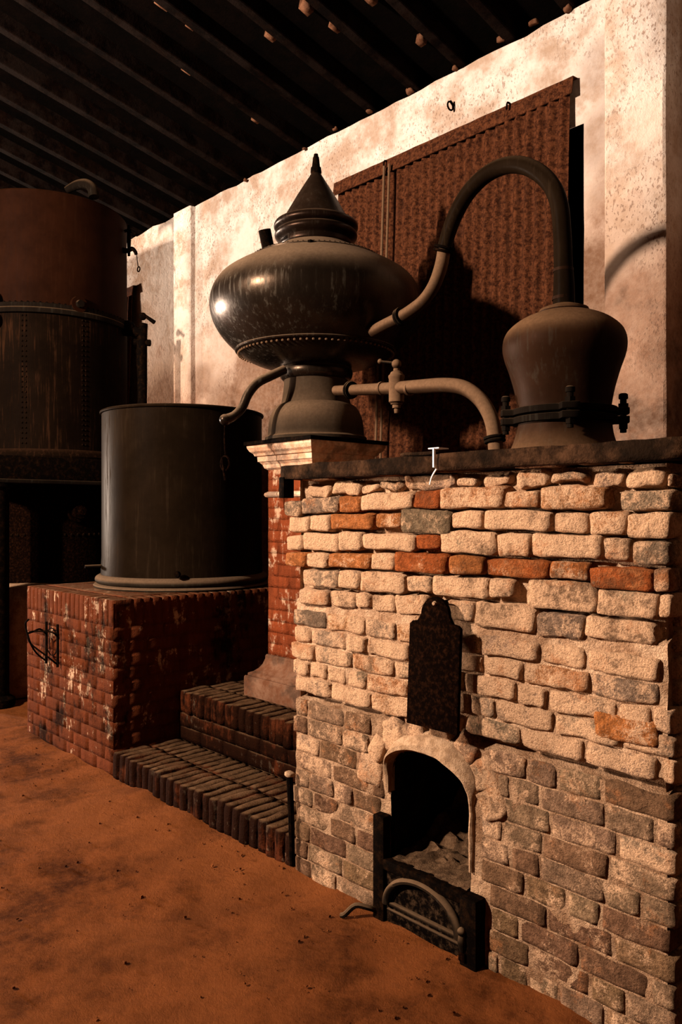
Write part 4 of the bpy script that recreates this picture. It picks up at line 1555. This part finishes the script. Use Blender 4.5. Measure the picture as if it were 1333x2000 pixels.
def collar_at(a, b, r, l, name, parent, mat):
    pa, pb = pp(*a), pp(*b)
    d = (pb - pa).normalized()
    m = MB()
    m.tube([pa - d * l * 1.2, pa - d * l * 0.2], r, 20, 1)
    m.tube([pa + d * l * 0.2, pa + d * l * 1.2], r * 0.97, 20, 1)
    return m.build(name, mat, parent, bevel=0.003, angle=30)


collar_at((868, 487), (862, 512), 0.052, 0.012, 'joint_flange', SW, M['iron'])
collar_at((783, 619), (765, 629), 0.048, 0.012, 'joint_flange', SW, M['iron_dusty'])
for z0 in (525, 580):
    a, b = pp(1101, z0), pp(1101, z0 + 6)
    MB().tube([a, b], 0.046 if z0 > 550 else 0.0415, 20, 1).build('solder_band', M['copper_head'], SW)

# lower return pipe with a stop cock
RP = empty('return_pipe', pp(775, 758), 'dusty horizontal return pipe with a stop cock from the pot foot to the furnace top', 'pipe')
rp = [(648, 764), (690, 762), (735, 760), (775, 758), (820, 755), (868, 752), (905, 757), (934, 776), (954, 804), (965, 838), (970, 890)]
MB().tube([pp(*a) for a in rp], [.029, .03, .031, .033, .035, .035, .035, .034, .034, .034, .034], 18, 5).build('pipe', M['dustpipe'], RP, angle=60)
collar_at((686, 762), (700, 762), 0.05, 0.010, 'flange', RP, M['iron_dusty'])
collar_at((967, 858), (968, 866), 0.05, 0.012, 'floor_flange', RP, M['iron_dusty'])
for px in (747, 800):
    a = pp(px, 759)
    MB().tube([a - u * 0.008, a + u * 0.008], 0.037, 18, 1).build('pipe_band', M['dustpipe'], RP)
v = pp(775, 758)
s = (v.x * FX + v.y * FY) / F          # metres per pixel there
vc = Vector((v.x, v.y, 0))


def vz(py):
    return CAMH + (CY - py) * s


ck = MB().lathe([(12 * s, vz(788)), (15 * s, vz(785)), (15 * s, vz(740)), (16 * s, vz(738)), (16 * s, vz(734)), (13 * s, vz(731)), (11 * s, vz(727)), (6 * s, vz(724)), (6 * s, vz(720))], vc, 24)
cock = ck.build('stop_cock', M['dustpipe'], RP, angle=30)
MB().ball((v.x, v.y, vz(711)), 9.5 * s, 14, 10).build('knob', M['dustpipe'], cock)
MB().lathe([(4 * s, vz(807)), (5 * s, vz(800)), (4 * s, vz(798)), (8 * s, vz(797)), (8 * s, vz(791)), (11 * s, vz(790)), (12 * s, vz(787))], vc, 16).build('bottom_nut', M['dustpipe'], cock)
hd = pp(743, 706)
MB().tube([Vector((v.x, v.y, vz(709))), hd], 0.006, 8, 1).build('lever', M['iron_dusty'], cock)
MB().ball(hd, 0.014, 10, 8).build('lever_ball', M['dustpipe'], cock)

# ================================================================ OPEN TUB
T = at_d(358, 1000, 5.57)
T.z = 0
TUB = empty('copper_tub', (T.x, T.y, PZ), 'tall open dark copper tub with a rolled rim on the brick plinth', 'tub')
RT = 0.548
zt = 2.185
MB().lathe([(RT + 0.006, PZ + 0.05), (RT + 0.004, PZ + 0.14), (RT, PZ + 0.2), (RT, zt), (RT - 0.006, zt), (RT - 0.006, PZ + 0.06), (0.02, PZ + 0.05)], T, 96, cap=False).build('wall', M['copper_tub'], TUB, angle=40)
MB().ring(T + Vector((0, 0, zt)), RT + 0.003, 0.011, 'z', 96, 8).build('rolled_rim', M['copper_tub'], TUB)
MB().lathe(smooth_prof([(RT + 0.004, PZ + 0.085), (RT + 0.018, PZ + 0.082), (RT + 0.038, PZ + 0.068), (RT + 0.044, PZ + 0.048), (RT + 0.036, PZ + 0.032), (RT + 0.026, PZ + 0.026)], 3) + [(RT + 0.05, PZ + 0.02), (RT + 0.055, PZ + 0.012), (RT + 0.052, PZ + 0.003), (RT, PZ + 0.003)], T, 96, cap=False).build('foot_moulding', M['pedestal'], TUB)
# spout pipe near the foot
d0 = at_d(214, 1110, 5.42)
MB().tube([d0 + Vector((0, 0, -0.055)), d0, at_d(206, 1106, 5.40), at_d(166, 1107, 5.34)], [0.016, 0.017, 0.014, 0.012], 10, 4).build('outlet_pipe', M['iron_dusty'], TUB)
q = at_d(347, 1122, 4.995)
MB().tube([q, q + Vector((0.012, -0.012, 0)) * 1.6], [0.022, 0.016], 12, 1).build('drain_plug', M['iron'], TUB)

# ================================================================ COLUMN STILL AT THE LEFT
B = at_d(95, 1000, 7.23)
B.z = 0
RB = 0.69
BO = empty('column_still', (B.x, B.y, 0), 'huge two-tier copper and riveted iron column still on a black frame at the left', 'still')
MB().lathe([(RB - 0.004, 3.235), (RB, 3.28), (RB - 0.004, 4.165), (RB - 0.016, 4.18), (0.0005, 4.20)], B, 96, cap=False).build('copper_drum', M['copper_red'], BO, angle=35)
MB().lathe([(RB + 0.004, 3.15), (RB + 0.028, 3.155), (RB + 0.030, 3.19), (RB + 0.028, 3.195), (RB + 0.022, 3.20), (RB + 0.024, 3.235), (RB, 3.24)], B, 96, cap=False).build('joint_flange', M['iron_dusty'], BO, angle=35)
rivets('rivet_row', RB + 0.014, 3.238, 90, 0.010, BO, M['iron'], B)
MB().lathe([(RB, 2.03), (RB, 3.17), (RB - 0.02, 3.18)], B, 96, cap=False).build('riveted_drum', M['riveted'], BO, angle=35)
MB().lathe([(RB - 0.05, 1.955), (RB + 0.045, 1.957), (RB + 0.05, 1.975), (RB + 0.035, 2.0), (RB + 0.012, 2.03), (RB, 2.035)], B, 96, cap=False).build('base_ring', M['riveted'], BO, angle=35)
# vertical lap seam with rivets, facing the camera
ang = math.atan2(-B.y, -B.x)
for da in (-0.28, 0.42):
    mb = MB()
    for i in range(26):
        z = 2.08 + i * 0.042
        for e in (-0.022, 0.022):
            a = ang + da + e
            mb.ball((B.x + (RB + 0.001) * math.cos(a), B.y + (RB + 0.001) * math.sin(a), z), 0.009, 6, 4)
    mb.build('seam_rivets', M['riveted'], BO)['kind'] = 'stuff'
# round bosses on the flange
for px, py in ((168, 588), (0, 590), (0, 630)):
    q = at_d(px, py, 6.58 if px else 6.62)
    dd = Vector((q.x - B.x, q.y - B.y, 0)).normalized()
    qq = Vector((B.x, B.y, 0)) + dd * RB + Vector((0, 0, q.z))
    MB().tube([qq - dd * 0.02, qq + dd * 0.03], [0.072, 0.066], 20, 1).build('inspection_boss', M['copper_red'], BO, angle=30)
    MB().tube([qq + dd * 0.02, qq + dd * 0.06], [0.036, 0.03], 16, 1).build('boss_cap', M['iron_dusty'], BO, angle=30)
# curved handle pipe on top
hp_ = [at_d(130, 372, 6.9), at_d(150, 362, 6.88), at_d(168, 360, 6.86), at_d(180, 368, 6.85), at_d(184, 385, 6.84)]
MB().tube(hp_, [0.03, 0.04, 0.045, 0.045, 0.045], 14, 5).build('top_elbow', M['iron_dusty'], BO)
# taps on the right-hand side, seen against the wall
rgt = Vector((RX, RY, 0))


def bp(px, py, t=7.2):
    return at_d(px, py, t)


tp = MB()
tp.tube([bp(236, 488), bp(248, 490), bp(258, 486), bp(264, 491), bp(266, 497)], [0.03, 0.022, 0.02, 0.017, 0.015], 10, 4)
tap1 = tp.build('tap', M['iron'], BO)
MB().tube([bp(252, 500), bp(252, 470), bp(252, 440)], [0.012, 0.02, 0.012], 8, 2).build('tap_stem', M['iron'], tap1)
MB().tube([bp(243, 452), bp(252, 450), bp(265, 456)], 0.014, 8, 2).build('tap_handle', M['iron'], tap1)
MB().tube([bp(267, 498), bp(269, 515), bp(270, 522)], 0.004, 6, 1).build('tap_chain', M['iron'], tap1)
MB().ring(bp(271, 526), 0.022, 0.006, 'y', 14, 6).build('tap_ring', M['iron'], tap1)
vb = MB()
vb.tube([bp(238, 645), bp(262, 648), bp(280, 650)], [0.05, 0.045, 0.045], 14, 1)
vv = vb.build('gauge_pipe', M['iron'], BO)
gv = MB().tube([bp(278, 800), bp(278, 740), bp(277, 690), bp(279, 650), bp(281, 632)], [0.04, 0.045, 0.05, 0.042, 0.036], 14, 3)
gv.ball(bp(279, 618), 0.035, 12, 8)
gv.ball(bp(250, 641), 0.07, 12, 8)
gv.build('gauge_valve', M['iron'], BO)
MB().tube([bp(281, 615), bp(302, 630)], [0.014, 0.02], 8, 1).build('valve_lever', M['iron'], BO)
MB().tube([bp(262, 668), bp(294, 670)], [0.03, 0.03], 10, 1).build('valve_nut', M['iron'], BO)

# frame under the still: ring beam, posts
fz0, fz1 = 1.74, 1.955
MB().box(B.x - 0.80, B.x + 0.80, B.y - 0.80, B.y + 0.80, fz0 + 0.03, fz1).build('frame_beam', M['iron'], BO, bevel=0.008)
MB().box(B.x - 0.815, B.x + 0.815, B.y - 0.815, B.y + 0.815, fz0, fz0 + 0.03).build('frame_lip', M['iron_dusty'], BO, bevel=0.006)
for sx in (-1, 1):
    for sy in (-1, 1):
        c = Vector((B.x + sx * 0.70, B.y + sy * 0.70, 0))
        MB().lathe([(0.13, 0), (0.13, 0.05), (0.085, 0.08), (0.085, fz0 - 0.06), (0.11, fz0 - 0.03), (0.11, fz0)], c, 24).build('post', M['iron'], BO, angle=30)
# riveted vessel hung in the frame, on a pale masonry footing
V = empty('riveted_boiler', (B.x, B.y, 0.95), 'dark riveted boiler under the column still, half hidden behind the tub', 'boiler')
MB().lathe([(0.60, 0.92), (0.60, fz0)], B, 72).build('shell', M['rustiron'], V, angle=35)
rivets('rivet_row', 0.602, 1.32, 70, 0.012, V, M['riveted'], B)
q = at_d(160, 1000, 6.7)
dd = Vector((q.x - B.x, q.y - B.y, 0)).normalized()
qq = Vector((B.x, B.y, q.z)) + dd * 0.6
fl = MB().tube([qq - dd * 0.02, qq + dd * 0.03], 0.085, 24, 1)
fl.tube([qq + dd * 0.03, qq + dd * 0.09], 0.055, 20, 1)
fl.tube([qq + dd * 0.09, qq + dd * 0.14], 0.026, 14, 1)
fl.build('manhole_flange', M['rustiron'], V, angle=30)
W = empty('masonry_footing', (B.x, B.y, 0), 'pale plastered footing under the riveted boiler beside the plinth', 'footing')
vs, fs = rounded((10, 10, 6), (0.62, 0.62, 0.46), 0.02, 0.012, 4)
place('footing_block', mesh_of('footing_block', vs, fs, M['mortar_brown']), (B.x, B.y, 0.455), W)
print('TRI', sum(len(p.vertices) - 2 for o in bpy.data.objects if o.type == 'MESH' for p in o.data.polygons))
